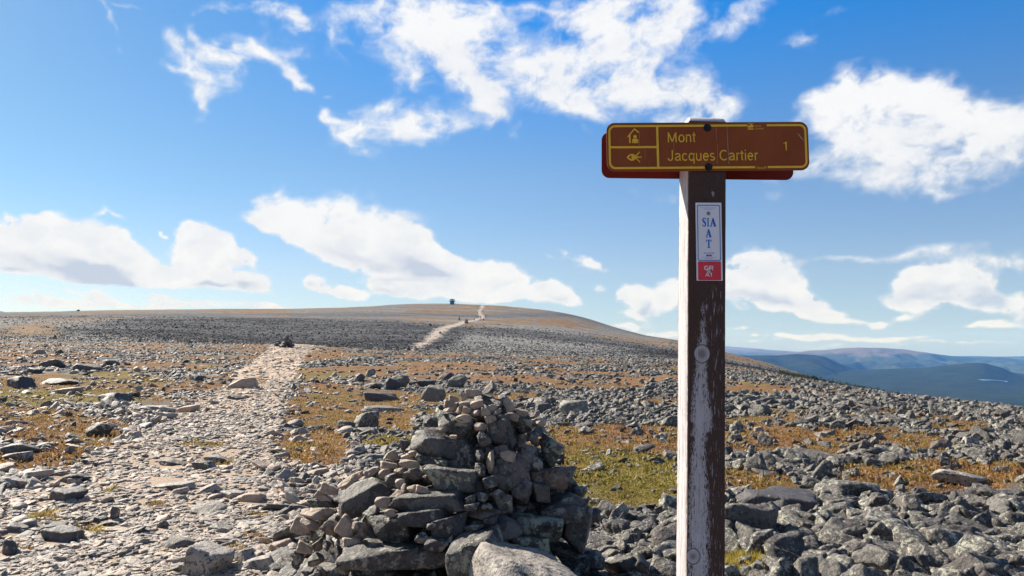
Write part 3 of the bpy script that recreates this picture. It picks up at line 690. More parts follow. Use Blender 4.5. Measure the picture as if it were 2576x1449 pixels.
def bolt(X, Z):
    bm = bmesh.new(); r = 10.3*SB
    for rad, y0, y1, seg in ((r, -.002, 0, 24), (r*.62, -.0065, -.002, 6), (r*.3, -.009, -.0065, 16)):
        c = bmesh.ops.create_cone(bm, cap_ends=True, segments=seg, radius1=rad, radius2=rad*.9, depth=y1-y0)
        bmesh.ops.rotate(bm, verts=c['verts'], cent=(0,0,0), matrix=Matrix.Rotation(math.pi/2, 3, 'X')); bmesh.ops.translate(bm, verts=c['verts'], vec=(0, (y0+y1)/2, 0))
    o = bm_obj('bolt', bm, m_blk, front); o.location = (X, -.0001, Z); return o
bolt(0, 48.5*SB); bolt(0, -52*SB)
# trail marker plaque screwed to the post
SM = sp(607); m_white = simple('white_plastic', (.80,.82,.90), .4, var=.03); m_blue = simple('blue_print', (.012,.17,.58), .4, var=.05); m_redp = simple('red_print', (.72,.04,.07), .4, var=.08)
mk = plate('trail_marker', rrect(65.5*SM, 197.5*SM, 1*SM, 2), 0, .0016, m_white, sign)
mk.location = ((1783.7-1780)*SM, -.0046, zl(607.5)); mk.rotation_euler = (0, math.radians(-1.2), 0)
tag(mk, 'white and red trail marker plaque')
mx = lambda x: (x-923.5)*.3334*SM
mz = lambda y: -(y-1017.5)*.3334*SM
R4 = lambda x0, y0, x1, y1: [(mx(x0), mz(y0)), (mx(x1), mz(y0)), (mx(x1), mz(y1)), (mx(x0), mz(y1))]
oo = [(a+mx(923.5), b_+mz(951)) for a, b_ in rrect(174*.3334*SM, 424*.3334*SM, 4*SM, 5)]; ii = [(a+mx(923.5), b_+mz(951)) for a, b_ in rrect(162*.3334*SM, 412*.3334*SM, 3*SM, 5)]
flat_polys('blue_border', ringpts(oo, ii), -.0001, m_blue, mk, .0003)
red = flat_polys('red_panel', [[(a+mx(923.5), b_+mz(1239)) for a, b_ in rrect(174*.3334*SM, 143*.3334*SM, 3*SM, 5)]], -.0001, m_redp, mk, .0003)
def serif(ch, x0, x1, y0, y1):                       # glyphs drawn in a 10 x 14 box, y up
    S = lambda P: [(mx(x0+(x1-x0)*a/10), mz(y1-(y1-y0)*b_/14)) for a, b_ in P]
    if ch == 'I': return [S([(2.4,1),(7.6,1),(7.6,13),(2.4,13)]), S([(0.5,0),(9.5,0),(9.5,1),(.5,1)]), S([(.5,13),(9.5,13),(9.5,14),(.5,14)])]
    if ch == 'A': return [S([(4.1,14),(6.0,14),(9.8,1),(6.2,1),(3.6,10.5)]), S([(4.1,14),(4.8,11),(2.5,1),(.9,1)]), S([(2.2,4),(7,4),(7,5),(2.5,5)]), S([(0,0),(3.4,0),(3.4,1),(0,1)]), S([(5.2,0),(10,0),(10,1),(5.2,1)])]
    if ch == 'T': return [S([(3.6,1),(6.4,1),(6.4,13),(3.6,13)]), S([(0,12.9),(10,12.9),(10,14),(0,14)]), S([(0,10),(.8,10),(1.8,12.9),(0,12.9)]), S([(10,10),(10,12.9),(8.2,12.9),(9.2,10)]), S([(2,0),(8,0),(8,1),(2,1)])]
    if ch == 'S':
        P, n = [], 26
        cl = [(8.6,10.4),(8.3,12.4),(6.6,13.6),(4.6,13.5),(2.6,12.6),(1.9,10.8),(2.8,9.0),(4.9,7.7),(7.1,6.3),(8.3,4.3),(7.8,2.0),(5.9,.6),(3.8,.5),(1.9,1.7),(1.2,4.0)]
        wd = [.8,1.2,1.5,1.7,2.4,2.9,3.1,3.2,3.2,3.1,2.5,1.7,1.5,1.2,.8]
        A, B = [], []
        for i, (a, b_) in enumerate(cl):
            p, n2 = cl[max(i-1, 0)], cl[min(i+1, len(cl)-1)]; dx, dy = n2[0]-p[0], n2[1]-p[1]; l = math.hypot(dx, dy)
            A.append((a-dy/l*wd[i]*.6, b_+dx/l*wd[i]*.6)); B.append((a+dy/l*wd[i]*.6, b_-dx/l*wd[i]*.6))
        return [S([A[i], A[i+1], B[i+1], B[i]]) for i in range(len(cl)-1)]+[S([(8.3,9.4),(9,9.4),(9,13.8),(8.4,13.8)]), S([(.9,.2),(1.5,.2),(1.5,4.8),(.8,4.8)])]
flat_polys('blue_lettering', serif('S', 873, 904, 839, 904)+serif('I', 909, 927, 839, 904)+serif('A', 932, 980, 839, 904)+serif('A', 899, 943, 923, 986)+serif('T', 901, 941, 1004, 1067), -.0001, m_blue, mk, .0003)
bm = bmesh.new(); tb = lambda t, x0, x1, y0, y1, w=0: text_bm(bm, t, mx(x0), mx(x1), mz(y1), mz(y0), -.0001, w, .0003)
bm.free()
for t_, *q_ in (('sia-iat.com', 880, 962, 1097, 1111), ('Sentier International des Appalaches', 862, 982, 758, 765), ('(Québec SIA-QC)', 893, 951, 768, 775), ('International Appalachian Trail', 868, 976, 1134, 1141), ('(Québec SIA-QC)', 893, 948, 1144, 1151)):
    bm = bmesh.new(); tb(t_, *q_); bm_obj('small_blue_lettering', bm, m_blue, mk)
flat_polys('flag', [R4(900,1117,921,1130)], -.0001, m_blue, mk, .0003); flat_polys('flag', [R4(921.5,1117,942,1130)], -.0001, m_redp, mk, .0003)
m_wp = simple('white_print', (.85,.85,.88), .5)
stroke_text('white_lettering', 'GR', mx(884), mx(951), mz(1234), mz(1202), -.0006, m_wp, mk, .15); stroke_text('white_lettering', 'A1', mx(893), mx(943), mz(1283), mz(1251), -.0006, m_wp, mk, .13)
m_steel = simple('steel', (.25,.25,.27), .4, metal=.8, var=.4, scale=400)
for X, Y, r, mt in ((922,804,14,m_steel),(917,1244,14,simple('pale_blue_cap', (.30,.52,.60), .5))):
    bm = bmesh.new(); bmesh.ops.create_uvsphere(bm, u_segments=16, v_segments=8, radius=r*.3334*SM)
    for v in bm.verts: v.co.y *= .45
    o = bm_obj('screw', bm, mt, mk, True); o.location = (mx(X), -.0008, mz(Y))

# ------------------------------------------------------------------ the near cairn
CD = 5.45                                            # distance of the cairn's axis
prof = [(962,1195,1240),(975,1170,1268),(1000,1130,1290),(1040,1095,1345),(1085,1045,1385),(1150,985,1420),(1200,925,1452),(1250,850,1465),(1300,770,1490),(1350,735,1492),(1400,715,1490),(1450,700,1490),(1560,690,1500)]
pY = np.array([p[0] for p in prof]); pL = np.array([p[1] for p in prof]); pR = np.array([p[2] for p in prof])
cz0 = float(H(np.array((1130-CX)/F*CD), np.array(CD)))
def cairn_pt(X, Y, sink=0.):
    """point on the front of the heap seen at (X, Y)"""
    L, R2 = np.interp(Y, pY, pL), np.interp(Y, pY, pR); c = (L+R2)/2; a = (R2-L)/2/F*CD
    t = np.clip((X-c)/((R2-L)/2), -1, 1); d = CD-a*.85*math.sqrt(max(0, 1-t*t))*.92+sink
    u, s = slope(X, Y); return np.array([u*d, d, CAMZ+s*d]), d
cairn = empty('stone_cairn', ((1150-CX)/F*CD, CD, cz0))
tag(cairn, 'large conical cairn of dark piled stones in front of the signpost', 'cairn')
org = np.array(cairn.location)
used_px = []
nparts = 0
def cs(X, Y, w, h, key, rot=0, depth=None, sink=0., k=None, tilt=0., yaw=None, label=None, name='stone'):
    """stone centred at X, Y with visible width w and height h, turned rot degrees in the picture plane"""
    global nparts
    p, d = cairn_pt(X, Y, sink); s = d/F
    dep = (depth if depth is not None else (w*.5+h*.5)*random.uniform(.8, 1.1))*s
    p = p+np.array([0, dep*.32, 0])
    o = rock(name, key, Vector(p-org), (w*s*1.08, dep, h*s*1.12), (math.radians(tilt), -math.radians(-rot)*-1, math.radians(yaw if yaw is not None else random.uniform(-12, 12))), k, cairn)
    o.rotation_euler = Euler((math.radians(tilt), math.radians(-rot), o.rotation_euler[2]), 'XYZ'); nparts += 1
    if label: o['label'] = label
    return o
# zoom units -> photo units
KX = lambda x: 671+x*.3519
KY = lambda y: 939.2+y*.3519
big = [ # x, y, w, h (zoom units), kind, rot (ccw +)
 (1325,390,310,210,'cairn_lichen',-8),(1270,520,450,190,'cairn_lichen',-14),(1160,610,230,90,'cairn_lichen',-10),(1340,765,400,180,'cairn_lichen',0),
 (1170,935,540,135,'cairn_lichen',3),(680,900,400,200,'cairn_lichen',20),(860,1130,300,230,'cairn_lichen',10),(980,1340,850,175,'cairn',-2),
 (1740,715,270,230,'cairn',10),(2040,755,340,145,'cairn',-3),(2025,560,150,190,'cairn_lichen',-20),(2100,950,330,120,'cairn_lichen',14),(1660,430,190,190,'cairn',0),
 (1930,1130,360,180,'cairn_lichen',0),(2220,1110,200,320,'cairn',-15),(1830,840,170,170,'cairn',0),(1965,860,130,140,'cairn_lichen',0),(1550,1010,300,90,'cairn',-3),
 (1690,935,140,140,'cairn_lichen',0),(2130,1010,360,130,'cairn',4),(1560,1140,500,180,'cairn_lichen',6),(1880,1230,300,120,'cairn_lichen',0),(1300,1120,260,200,'cairn',0),
 (1100,1050,420,130,'cairn',3)]
small = [
 (1570,110,120,75,'cairn',20),(1475,140,120,60,'cairn',5),(1620,200,140,105,'cairn',-25),(1335,185,70,50,'tan',-5),(1410,165,50,60,'tan',20),(1310,225,90,55,'tan',-8),(1300,265,85,50,'tan',0),
 (1415,225,75,45,'tan',5),(1375,268,50,50,'cairn',25),(1430,265,60,45,'tan',-20),(1500,285,70,50,'cairn',-8),(1320,300,110,40,'cairn',0),(1565,280,70,65,'cairn',0),(1610,250,70,60,'cairn',30),(1640,285,75,45,'cairn',20),
 (1505,225,95,60,'cairn',15),(1720,215,80,50,'cairn',-35),(1740,250,60,70,'cairn',20),(1825,285,85,50,'tan',-10),(1915,300,90,45,'tan',12),(1950,355,95,65,'tan',-12),(1820,355,150,75,'cairn_lichen',-8),(1760,310,90,50,'cairn',-20),
 (1410,325,105,55,'cairn',0),(1525,385,85,70,'cairn',-35),(1600,330,80,60,'cairn',20),(1685,320,95,50,'cairn_lichen',5),(1550,475,85,115,'cairn',30),(1755,500,50,80,'cairn',-25),(1825,485,60,90,'cairn',-5),(1910,470,70,110,'cairn',25),
 (1250,405,75,40,'tan',-20),(1335,457,50,28,'tan',0),(1525,600,60,90,'cairn',5),(1680,550,90,70,'cairn',0),(1725,590,110,70,'tan',-15),(1663,632,42,42,'cairn',0),(1890,620,190,75,'cairn',-40),(1600,640,60,150,'cairn',5),
 (885,600,100,70,'tan',30),(870,660,120,45,'tan',-5),(1005,600,90,35,'tan',5),(1020,650,140,50,'tan',-5),(955,700,90,45,'tan',-8),(1060,570,90,40,'tan',15),(1245,645,100,50,'cairn_lichen',0),(1045,725,130,80,'cairn',5),(1135,685,50,55,'cairn',0),
 (745,710,120,60,'tan',30),(840,720,80,60,'tan',10),(890,760,90,70,'cairn',15),(590,775,180,70,'tan',20),(690,760,90,40,'tan',15),(950,790,70,60,'cairn',0),(930,850,140,80,'cairn',15),(1045,825,80,50,'tan',-10),(1110,835,90,50,'tan',-10),
 (610,805,110,40,'tan',20),(440,835,130,75,'cairn',-15),(400,890,130,60,'tan',-30),(390,935,190,55,'cairn_lichen',-5),(735,980,120,100,'cairn',0),(825,925,110,70,'tan',0),(880,1000,70,50,'cairn',0),(345,1015,215,90,'tan',-12),
 (300,1090,140,70,'cairn',-35),(240,1105,140,110,'cairn',-20),(440,1110,130,100,'cairn',20),(560,1110,130,130,'cairn',-30),(660,1110,110,90,'cairn',-20),(600,1215,120,70,'tan',5),(265,1255,110,75,'tan',-15),(250,1195,110,50,'cairn',0),
 (360,1235,80,70,'cairn',20),(350,1330,130,90,'tan',30),(215,1310,100,110,'cairn',0),(485,1280,110,110,'cairn',40),(430,1230,60,80,'cairn_lichen',0),(1460,900,85,65,'tan',10),(1545,885,100,75,'cairn',0),(1645,865,110,70,'cairn',10),(1600,775,110,90,'cairn',0),
 (1465,955,110,60,'tan',0),(1575,955,90,50,'cairn',0),(1490,1100,160,35,'tan',8),(1600,1050,110,50,'tan',0),(1110,1180,110,80,'cairn',0),(1215,1230,170,100,'cairn',-15),(960,1265,65,60,'cairn',0),(1050,1265,80,60,'cairn',0),(1065,1305,55,45,'tan',0),(1230,1080,80,60,'cairn',0),
 (1180,1095,70,50,'cairn',0),(1300,1185,60,60,'cairn',0),(1305,1110,60,70,'cairn',0),(560,1345,140,80,'cairn',0),(550,1400,130,60,'cairn',-10),(1530,690,80,110,'cairn_lichen',10)]
for (a, b_, w, h, key, r) in big:
    cs(KX(a), KY(b_), w*.3519, h*.3519, key, r, sink=.0)
for (a, b_, w, h, key, r) in small:
    if nparts >= 98: break
    if key == 'cairn' and (b_ < 300 and w < 110 or random.random() < .22): key = 'tan'
    cs(KX(a), KY(b_), w*.3519, h*.3519, key, r, sink=-.06)
# packing stones that fill the heap: one part of the cairn
Vs, Fs, off = [], [], 0
def pack_add(key, loc, dims, eul):
    global off
    me = random.choice(PR[key]); n = len(me.vertices); P = np.empty(n*3, np.float32); me.vertices.foreach_get('co', P); P = P.reshape(-1, 3)
    f = np.empty(len(me.polygons)*3, np.int32); me.polygons.foreach_get('vertices', f); R3 = np.array(Euler(eul).to_matrix())
    Vs.append((P*np.array(dims))@R3.T+np.array(loc)-org); Fs.append(f.reshape(-1, 3)+off); off += n
for (a, b_, w, h, key, r) in small[98-len(big):]:
    p, d = cairn_pt(KX(a), KY(b_), -.03); s = d/F*.3519
    pack_add('cairn', p, (w*s, (w+h)*.5*s, h*s), (0, -math.radians(r), 0))
for i in range(300):
    Y = 985+(1600-985)*random.random()**.75; L, R2 = np.interp(Y, pY, pL), np.interp(Y, pY, pR)
    X = random.uniform(L+10, R2-10); th = (X-(L+R2)/2)/((R2-L)/2)
    back_ = random.random() < .4
    p, d = cairn_pt(X, Y, random.uniform(.20, .34))
    if back_: p[1] = 2*CD-p[1]; p[2] = max(CAMZ+slope(X, Y)[1]*d, p[2]); 
    if p[2] < float(H0(p[0], p[1]))-.05: continue
    s = random.choice((.07, .09, .12)) if Y < 1200 else random.choice((.08, .12, .16, .2))
    pack_add('cairn', p, (s*random.uniform(.9, 1.5), s*random.uniform(.8, 1.3), s*random.uniform(.5, .9)), (random.uniform(-.5,.5), random.uniform(-.5,.5), random.uniform(0, 6)))
for i in range(90):                                   # heart of the heap
    Y = random.uniform(1010, 1600); L, R2 = np.interp(Y, pY, pL), np.interp(Y, pY, pR); c = (L+R2)/2; a = (R2-L)/2/F*CD
    ang = random.uniform(0, 6.28); rr_ = a*.62*math.sqrt(random.random()); x_ = (c-CX)/F*CD+rr_*math.cos(ang); y_ = CD+rr_*.8*math.sin(ang)
    s = min(.3, max(.12, a*.4)); pack_add('cairn', (x_, y_, CAMZ+slope(c, Y)[1]*CD), (s*1.4, s*1.2, s), (0, 0, ang))
pk = np_obj('packing_stones', np.vstack(Vs), np.vstack(Fs), M['cairn'], cairn); tag(pk, kind='stuff')

# ------------------------------------------------------------------ single boulders one can point to
src = {}
def boulder(X, Yb, w, h, key, rot=0, label=None, group=None, k=None, dep=None, sink=.3, yaw=None, name='boulder', cat='boulder'):
    p = hit(X, Yb); s = p[1]/F; W, Hh = w*s*1.05, h*s*.92; D = (dep*s if dep else W*.7)
    hh = Hh/(1-sink)
    o = rock(name, key, (p[0], p[1]+D*.35, p[2]+hh*(.5-sink)-.01), (W, D, hh), (0, math.radians(-rot), math.radians(yaw if yaw is not None else random.uniform(-38, 38))), k)
    tag(o, label, cat, group); src.setdefault(o.data.name, o); return o
B7 = lambda x, y: (1771+x*.3125, 1006+y*.3125)
B3 = lambda x, y: (x*.3385, 737.9+y*.3385)
B4 = lambda x, y: (x*.3125, 1006+y*.3125)
taken = []
def put(conv, x, y, w, h, key, rot, label, **kw):
    f = .3385 if conv is B3 else .3125; X, Y = conv(x, y)
    taken.append((X, Y, w*f)); return boulder(X, Y, w*f, h*f, key, rot, label, **kw)
put(B7, 1195, 800, 430, 160, 'lichen', -4, 'largest rounded boulder right of the post, lichen spotted and smooth topped', k=0)
put(B7, 640, 900, 640, 170, 'dark', 0, 'long low purplish slab right of the post, reddish grey and rough')
put(B7, 330, 1150, 520, 400, 'lichen', -25, 'big dark sloping boulder touching the right edge of the post', k=3, dep=150)
put(B7, 730, 1060, 290, 180, 'lichen', -20, 'dark faced brown-capped boulder below the long purplish slab')
put(B7, 1080, 920, 150, 140, 'lichen', 0, 'pointed pale green lichened stone beside the largest rounded boulder', k=5)
put(B7, 1320, 830, 120, 100, 'lichen', 15, 'small pointed lichened rock leaning on the largest rounded boulder')
put(B7, 1440, 1070, 330, 130, 'lichen', -8, 'pale lichen-crusted boulder in the middle of the right hand rubble')
put(B7, 1150, 1010, 230, 130, 'lichen', 10, 'grey brown wedge shaped rock under the pointed pale stone')
put(B7, 1970, 1210, 350, 180, 'lichen', -12, 'broad black shadowed boulder low at the right')
put(B7, 1640, 1170, 340, 140, 'lichen', -28, 'dark tilted slab at the lower right, falling to the right')
put(B7, 1200, 1190, 190, 170, 'lichen', 25, 'green grey upright boulder with pale patches')
put(B7, 1380, 1200, 220, 120, 'lichen', 8, 'smooth pale boulder between darker rocks at lower right')
put(B7, 1520, 1330, 330, 150, 'lichen', -20, 'round topped lichened boulder near the bottom right')
put(B7, 1850, 1400, 380, 130, 'lichen', 3, 'large pale grey boulder cut by the bottom edge at the right')
put(B7, 1260, 1370, 240, 120, 'lichen', 20, 'pale pyramid shaped boulder near the bottom right')
put(B7, 960, 1350, 220, 150, 'lichen', -15, 'dark boulder with pale spots right of the yellow grass')
put(B7, 2500, 960, 280, 170, 'lichen', 8, 'smooth grey boulder at the right edge of the rubble')
put(B7, 2290, 990, 200, 120, 'lichen', -25, 'stubby lichened rock left of the smooth grey edge boulder')
put(B7, 1590, 880, 160, 130, 'lichen', -10, 'pinkish grey block standing at the top of the right rubble')
put(B7, 1770, 830, 130, 120, 'dark', -30, 'dark leaning rock behind the pinkish grey block')
put(B7, 1440, 880, 110, 90, 'dark', 10, 'dark rounded stone left of the pinkish grey block')
put(B7, 2180, 690, 480, 90, 'slab', -12, 'long pale slab lying flat in orange tundra at the right')
put(B7, 2215, 725, 90, 60, 'dark', 0, 'small dark stone in front of the long pale slab')
put(B7, 2480, 790, 330, 70, 'mid', -3, 'flat whitish rock slab at the right edge of the tundra')
put(B7, 1500, 520, 200, 110, 'lichen', 22, 'angular pale block with a slanting top beyond the brown tundra')
put(B7, 1370, 540, 120, 80, 'dark', -5, 'dark square block left of the slanting pale block')
put(B7, 2170, 385, 150, 90, 'slab', -20, 'pale angular block alone in the far right tundra')
put(B7, 960, 500, 380, 80, 'mid', -12, 'long low slanting slab at the edge of the brown tundra')
put(B7, 430, 590, 190, 150, 'lichen', 30, 'pointed dark lichened boulder just right of the post, midway down')
put(B7, 560, 490, 130, 90, 'lichen', 5, 'rounded grey rock behind the pointed dark boulder')
put(B7, 1930, 400, 190, 90, 'mid', -5, 'pinkish white rock pile stone at the right above the tundra')
put(B7, 450, 265, 90, 55, 'slab', 0, 'lone pale stone on brown tundra right of the post')
put(B7, 955, 300, 90, 40, 'slab', -8, 'small white stone on the brown tundra strip')
put(B7, 300, 1400, 150, 60, 'lichen', 30, 'pale lichened stone half hidden in yellow grass by the post')
put(B7, 380, 1270, 260, 90, 'lichen', -8, 'pale low boulder behind the yellow grass by the post')
put(B7, 560, 1240, 120, 90, 'lichen', 0, 'small round spotted boulder right of the yellow grass')
put(B7, 170, 1180, 200, 130, 'lichen', -25, 'grey green rock at the foot of the big sloping boulder', dep=60)
put(B7, 2440, 1200, 180, 130, 'lichen', 0, 'round boulder with deep shadow beside it at the right edge')
put(B7, 2200, 1330, 220, 120, 'lichen', 10, 'lumpy dark boulder by the lower right corner')
put(B7, 2480, 1400, 220, 160, 'lichen', 5, 'pale boulder filling the bottom right corner')
# left of the trail and on it
put(B3, 120, 705, 230, 95, 'dark', 8, 'dark angular boulder at the left edge, in rust coloured moss', k=1)
put(B3, 390, 680, 330, 55, 'mid', -3, 'broad flat grey slab right of the dark left edge boulder')
put(B3, 365, 550, 190, 70, 'dark', 0, 'dark round-backed boulder on the left side of the plateau')
put(B3, 620, 580, 180, 60, 'dark', -5, 'brownish dark boulder in the rubble left of the trail')
put(B3, 800, 530, 170, 45, 'dark', -5, 'dark green low boulder beside pale slabs')
put(B3, 245, 595, 105, 50, 'dark', 0, 'small dark boulder near the left edge above the flat slab')
put(B3, 435, 455, 62, 42, 'dark', 0, 'black rounded stone far out on the left plateau')
put(B3, 290, 450, 95, 35, 'slab', 0, 'pale stone beside the black rounded one')
put(B3, 820, 810, 300, 75, 'dark', 7, 'long dark leaning slab at the left margin of the trail')
put(B3, 800, 870, 170, 95, 'mid', -18, 'pale domed rock in front of the long dark slab')
put(B3, 1150, 870, 280, 36, 'slab', -2, 'long thin flat slab lying on the trail')
put(B3, 1390, 885, 150, 60, 'tan', 8, 'tan rock at the right end of the long thin slab')
put(B3, 1800, 700, 200, 75, 'tan', 10, 'tan boulder with mossy skirt in the middle of the trail', yaw=0)
put(B3, 1450, 650, 140, 50, 'dark', -12, 'dark wedge shaped rock on the far trail margin')
put(B3, 690, 1070, 290, 110, 'mid', 12, 'pale topped boulder with rust moss under it, left of the trail')
put(B3, 115, 1190, 250, 85, 'mid', -5, 'pale green topped boulder at the left edge', k=3)
put(B3, 1510, 1310, 190, 70, 'dark', 4, 'dark stone on the middle of the trail, beside a mossy slab')
put(B3, 1620, 1265, 240, 60, 'mid', -12, 'mossy grey slab behind the dark stone on the trail')
put(B3, 1270, 1280, 220, 50, 'mid', -5, 'flat grey slab left of the dark stone on the trail')
put(B3, 480, 745, 190, 50, 'tan', 6, 'low tan rock in yellow-green moss at the left')
put(B3, 1740, 790, 110, 35, 'dark', -8, 'small dark slab below the mossy tan boulder')
put(B4, 510, 810, 260, 110, 'dark', 3, 'purplish grey boulder on the left of the trail', k=0)
put(B4, 470, 1140, 280, 110, 'dark', -3, 'dark flat topped boulder low on the left of the trail', k=2)
put(B4, 395, 1060, 210, 65, 'dark', 8, 'narrow dark rock behind the dark flat topped boulder')
put(B4, 70, 720, 190, 100, 'slab', -10, 'smooth pale boulder at the left edge of the trail')
put(B4, 45, 1250, 170, 140, 'dark', 3, 'dark block in the lower left corner')
put(B4, 90, 480, 230, 60, 'slab', 10, 'pale tilted slab at the left edge above a moss cushion')
put(B4, 915, 970, 65, 120, 'mid', -3, 'grey stone standing upright in the trail')
put(B4, 795, 990, 100, 65, 'dark', 3, 'dark pyramid shaped stone beside the upright stone')
put(B4, 2005, 820, 230, 75, 'tan', 4, 'brownish block at the right margin of the trail')
put(B4, 1860, 790, 190, 60, 'slab', 0, 'pale greenish slab left of the brownish block')
put(B4, 1400, 1190, 290, 90, 'mid', -6, 'broad grey boulder low in the trail', k=2)
put(B4, 1640, 1410, 330, 220, 'slab', -12, 'big flat pale slab at the bottom edge left of the cairn', dep=90, sink=.45)
put(B4, 1950, 1310, 260, 110, 'slab', 10, 'pale slab between tufts just left of the cairn')
put(B4, 2090, 1380, 300, 110, 'slab', 8, 'grey slab touching the left foot of the cairn')
put(B4, 540, 670, 300, 70, 'dark', 12, 'long dark stone slanting up to the right on the left trail side')
put(B4, 590, 680, 100, 55, 'slab', 0, 'pale rounded stone beside the long slanting dark stone')
put(B4, 1350, 720, 330, 45, 'slab', 6, 'long pale flat stone across the middle of the trail')
put(B4, 1680, 750, 180, 70, 'slab', 18, 'pale green lichened stone at the end of the long flat stone')
put(B4, 1300, 1035, 110, 70, 'dark', 8, 'dark stone in the lower middle of the trail')
put(B4, 1750, 1060, 220, 60, 'mid', -5, 'grey flat boulder on the trail left of the cairn')
put(B4, 410, 1370, 120, 50, 'slab', 12, 'rounded pale stone at the bottom left')
put(B4, 100, 1060, 190, 70, 'mid', -8, 'ridged pale rock near the left edge')
# behind the cairn
for X, Y, w, h, key, r, lab in ((962,1010,100,24,'dark',-3,'long dark slab on tundra behind the left side of the cairn'),(962,1038,100,16,'mid',-3,'thin pale slab lying on rust tundra left of the cairn top'),
    (985,980,42,32,'dark',-10,'dark angular rock of a pair behind the cairn'),(1005,975,50,36,'mid',12,'grey pointed rock of a pair behind the cairn'),(940,978,62,17,'dark',0,'dark square-edged slab beyond the tundra'),
    (1072,972,46,18,'dark',0,'small dark block between the slab and the cairn top'),(1120,958,44,22,'mid',0,'pale rounded boulder behind the cairn top'),(1150,975,60,34,'mid',20,'grey wedge rock just behind the cairn top'),
    (1095,1010,60,44,'mid',-15,'greenish grey leaning block touching the cairn outline'),(900,960,34,22,'mid',5,'small lichened boulder with yellow moss left of the cairn'),(930,948,30,22,'mid',8,'grey rock on the skyline of the near rubble'),
    (1440,1045,76,46,'mid',12,'big angular grey boulder right of the cairn top'),(1368,1040,40,30,'mid',0,'rounded grey stone by the right shoulder of the cairn'),(1560,1020,30,18,'mid',0,'small grey stone in the rubble left of the post'),
    (920,1075,60,42,'lichen',10,'dark lichened rock cluster stone left of the cairn'),(868,1085,44,30,'mid',0,'grey rock at the tundra corner left of the cairn'),(1400,1170,40,44,'cairn_lichen',0,'dark rock leaning at the right of the cairn')):
    boulder(X, Y, w, h, key, r, lab); taken.append((X, Y, w))
# the two large blocks at the front of the cairn
def block(Xc, Yt, w, h, dist, key, k, rot, yaw, depm, label):
    u, s = slope(Xc, Yt); zt = CAMZ+s*(dist+depm*.8); px = dist/F; g_ = float(H(np.array(u*dist), np.array(dist)))
    hh = zt-g_+.08
    o = rock('boulder', key, (u*dist, dist+depm/2, zt-hh/2), (w*px, depm, hh), (0, math.radians(-rot), math.radians(yaw)), k); tag(o, label, 'boulder'); src.setdefault(o.data.name, o)
block(1316, 1362, 270, 0, 3.95, 'slab', 1, -6, 14, .72, 'large pale flat-topped block in front of the cairn, cut by the bottom edge')
block(1222, 1306, 165, 0, 4.40, 'cairn_lichen', 2, 12, -10, .5, 'green lichened block behind the large pale block at the foot of the cairn')

# ------------------------------------------------------------------ scattered stones
def sample(d0, d1, n, power=1.0, umax=.82):
    d = np.sqrt(RNG.uniform(d0**2, d1**2, n)) if power == 1 else np.exp(RNG.uniform(np.log(d0), np.log(d1), n))
    u = RNG.uniform(-umax, umax, n); return u*d, d
def sizes(n, lo, hi, a=1.8):
    t = RNG.random(n); return (lo**(-a)+t*(hi**(-a)-lo**(-a)))**(-1/a)
P_all = []
def stones(d0, d1, n, lo, hi, kind, a=1.8, power=1.):
    x, y = sample(d0, d1, n, power); v, c, dk = veg(x, y); t = trailmask(x, y); X, Y = px_of(x, y)
    s = sizes(n, lo, hi, a)
    if kind == 'leftfar': kind = 'rubble'; s = np.where((X < 700) & (Y > 836+np.clip(X-150, 0, 500)*.05), s, 0.)
    if kind == 'big': kind = 'rubble'; s = np.where((X > 1650) & (Y > 1230), s, 0.)
    if kind == 'rubble':
        keep = RNG.random(n) < np.clip((1-v*1.0)*(1-t*.99)+(.07+.10*(X < 760))*(1-t), 0, 1)
        # the left plateau is flatter with smaller stones, the right is a block field
        right = sstep(1350, 1850, X); s = s*(.62+.10*right); flat = .42+.30*right
    elif kind == 'trail':
        keep = RNG.random(n) < np.clip(t*(1-.8*v)+.10*(1-v)*(X < 1300), 0, 1); flat = np.full(n, .36)
    else:
        keep = RNG.random(n) < np.clip(1-v*1.05, 0, 1)*(1-t)*(.55+.45*dk); flat = np.full(n, .4)
    keep &= s > .005
    keep &= ~((np.abs(x-.62) < .2) & (np.abs(y-2.57) < .25))
    # keep clear of the cairn's body
    keep &= ~((((x-(1130-CX)/F*CD)/.98)**2+((y-CD)/.85)**2) < 1)
    for (a_, b_, w_) in taken:
        keep &= ~((np.abs(X-a_) < w_*.42) & (Y-b_ < 3) & (Y-b_ > -w_*.28) & (s/y*F < w_*.5))
    x, y, s, flat = x[keep], y[keep], s[keep], (flat[keep] if np.ndim(flat) else np.full(keep.sum(), flat))
    n = len(x); L = s*RNG.uniform(1., 1.7, n); W = s*RNG.uniform(.75, 1.1, n); Hh = s*flat*RNG.uniform(.6, 1.4, n)
    tl = 10 if kind == 'trail' else 22
    rot = np.stack([np.radians(RNG.normal(0, tl, n)), np.radians(RNG.normal(0, tl, n)), RNG.uniform(0, 6.28, n)], -1)
    z = H(x, y)+Hh*(RNG.uniform(.0, .3, n) if kind == 'trail' else (RNG.uniform(-.05, .36, n)-.12*(y > 60)))
    key = np.array([{'trail': 'trail', 'scree': 'scree', 'rubble': 'mid'}[kind]]*n, dtype=object)
    if kind == 'rubble':
        Xn = CX+F*x/y; lp_ = sstep(900, 1700, Xn)*(1-sstep(14, 40, y)*.6); key[RNG.random(n) < lp_] = 'lichen'
        left = (Xn < 900)*(1-sstep(15, 60, y)*.6); rr2 = RNG.random(n); key[(rr2 < left*.40)] = 'trail'; key[(rr2 > 1-left*.2)] = 'tan'
    if kind == 'trail':
        rr2 = RNG.random(n); key[rr2 < .14] = 'mid'; key[rr2 > .93] = 'tan'
    P_all.append((x, y, z, L, W, Hh, rot, key))
stones(3.0, 7.5, 5200, .13, .42, 'rubble', 2.0)
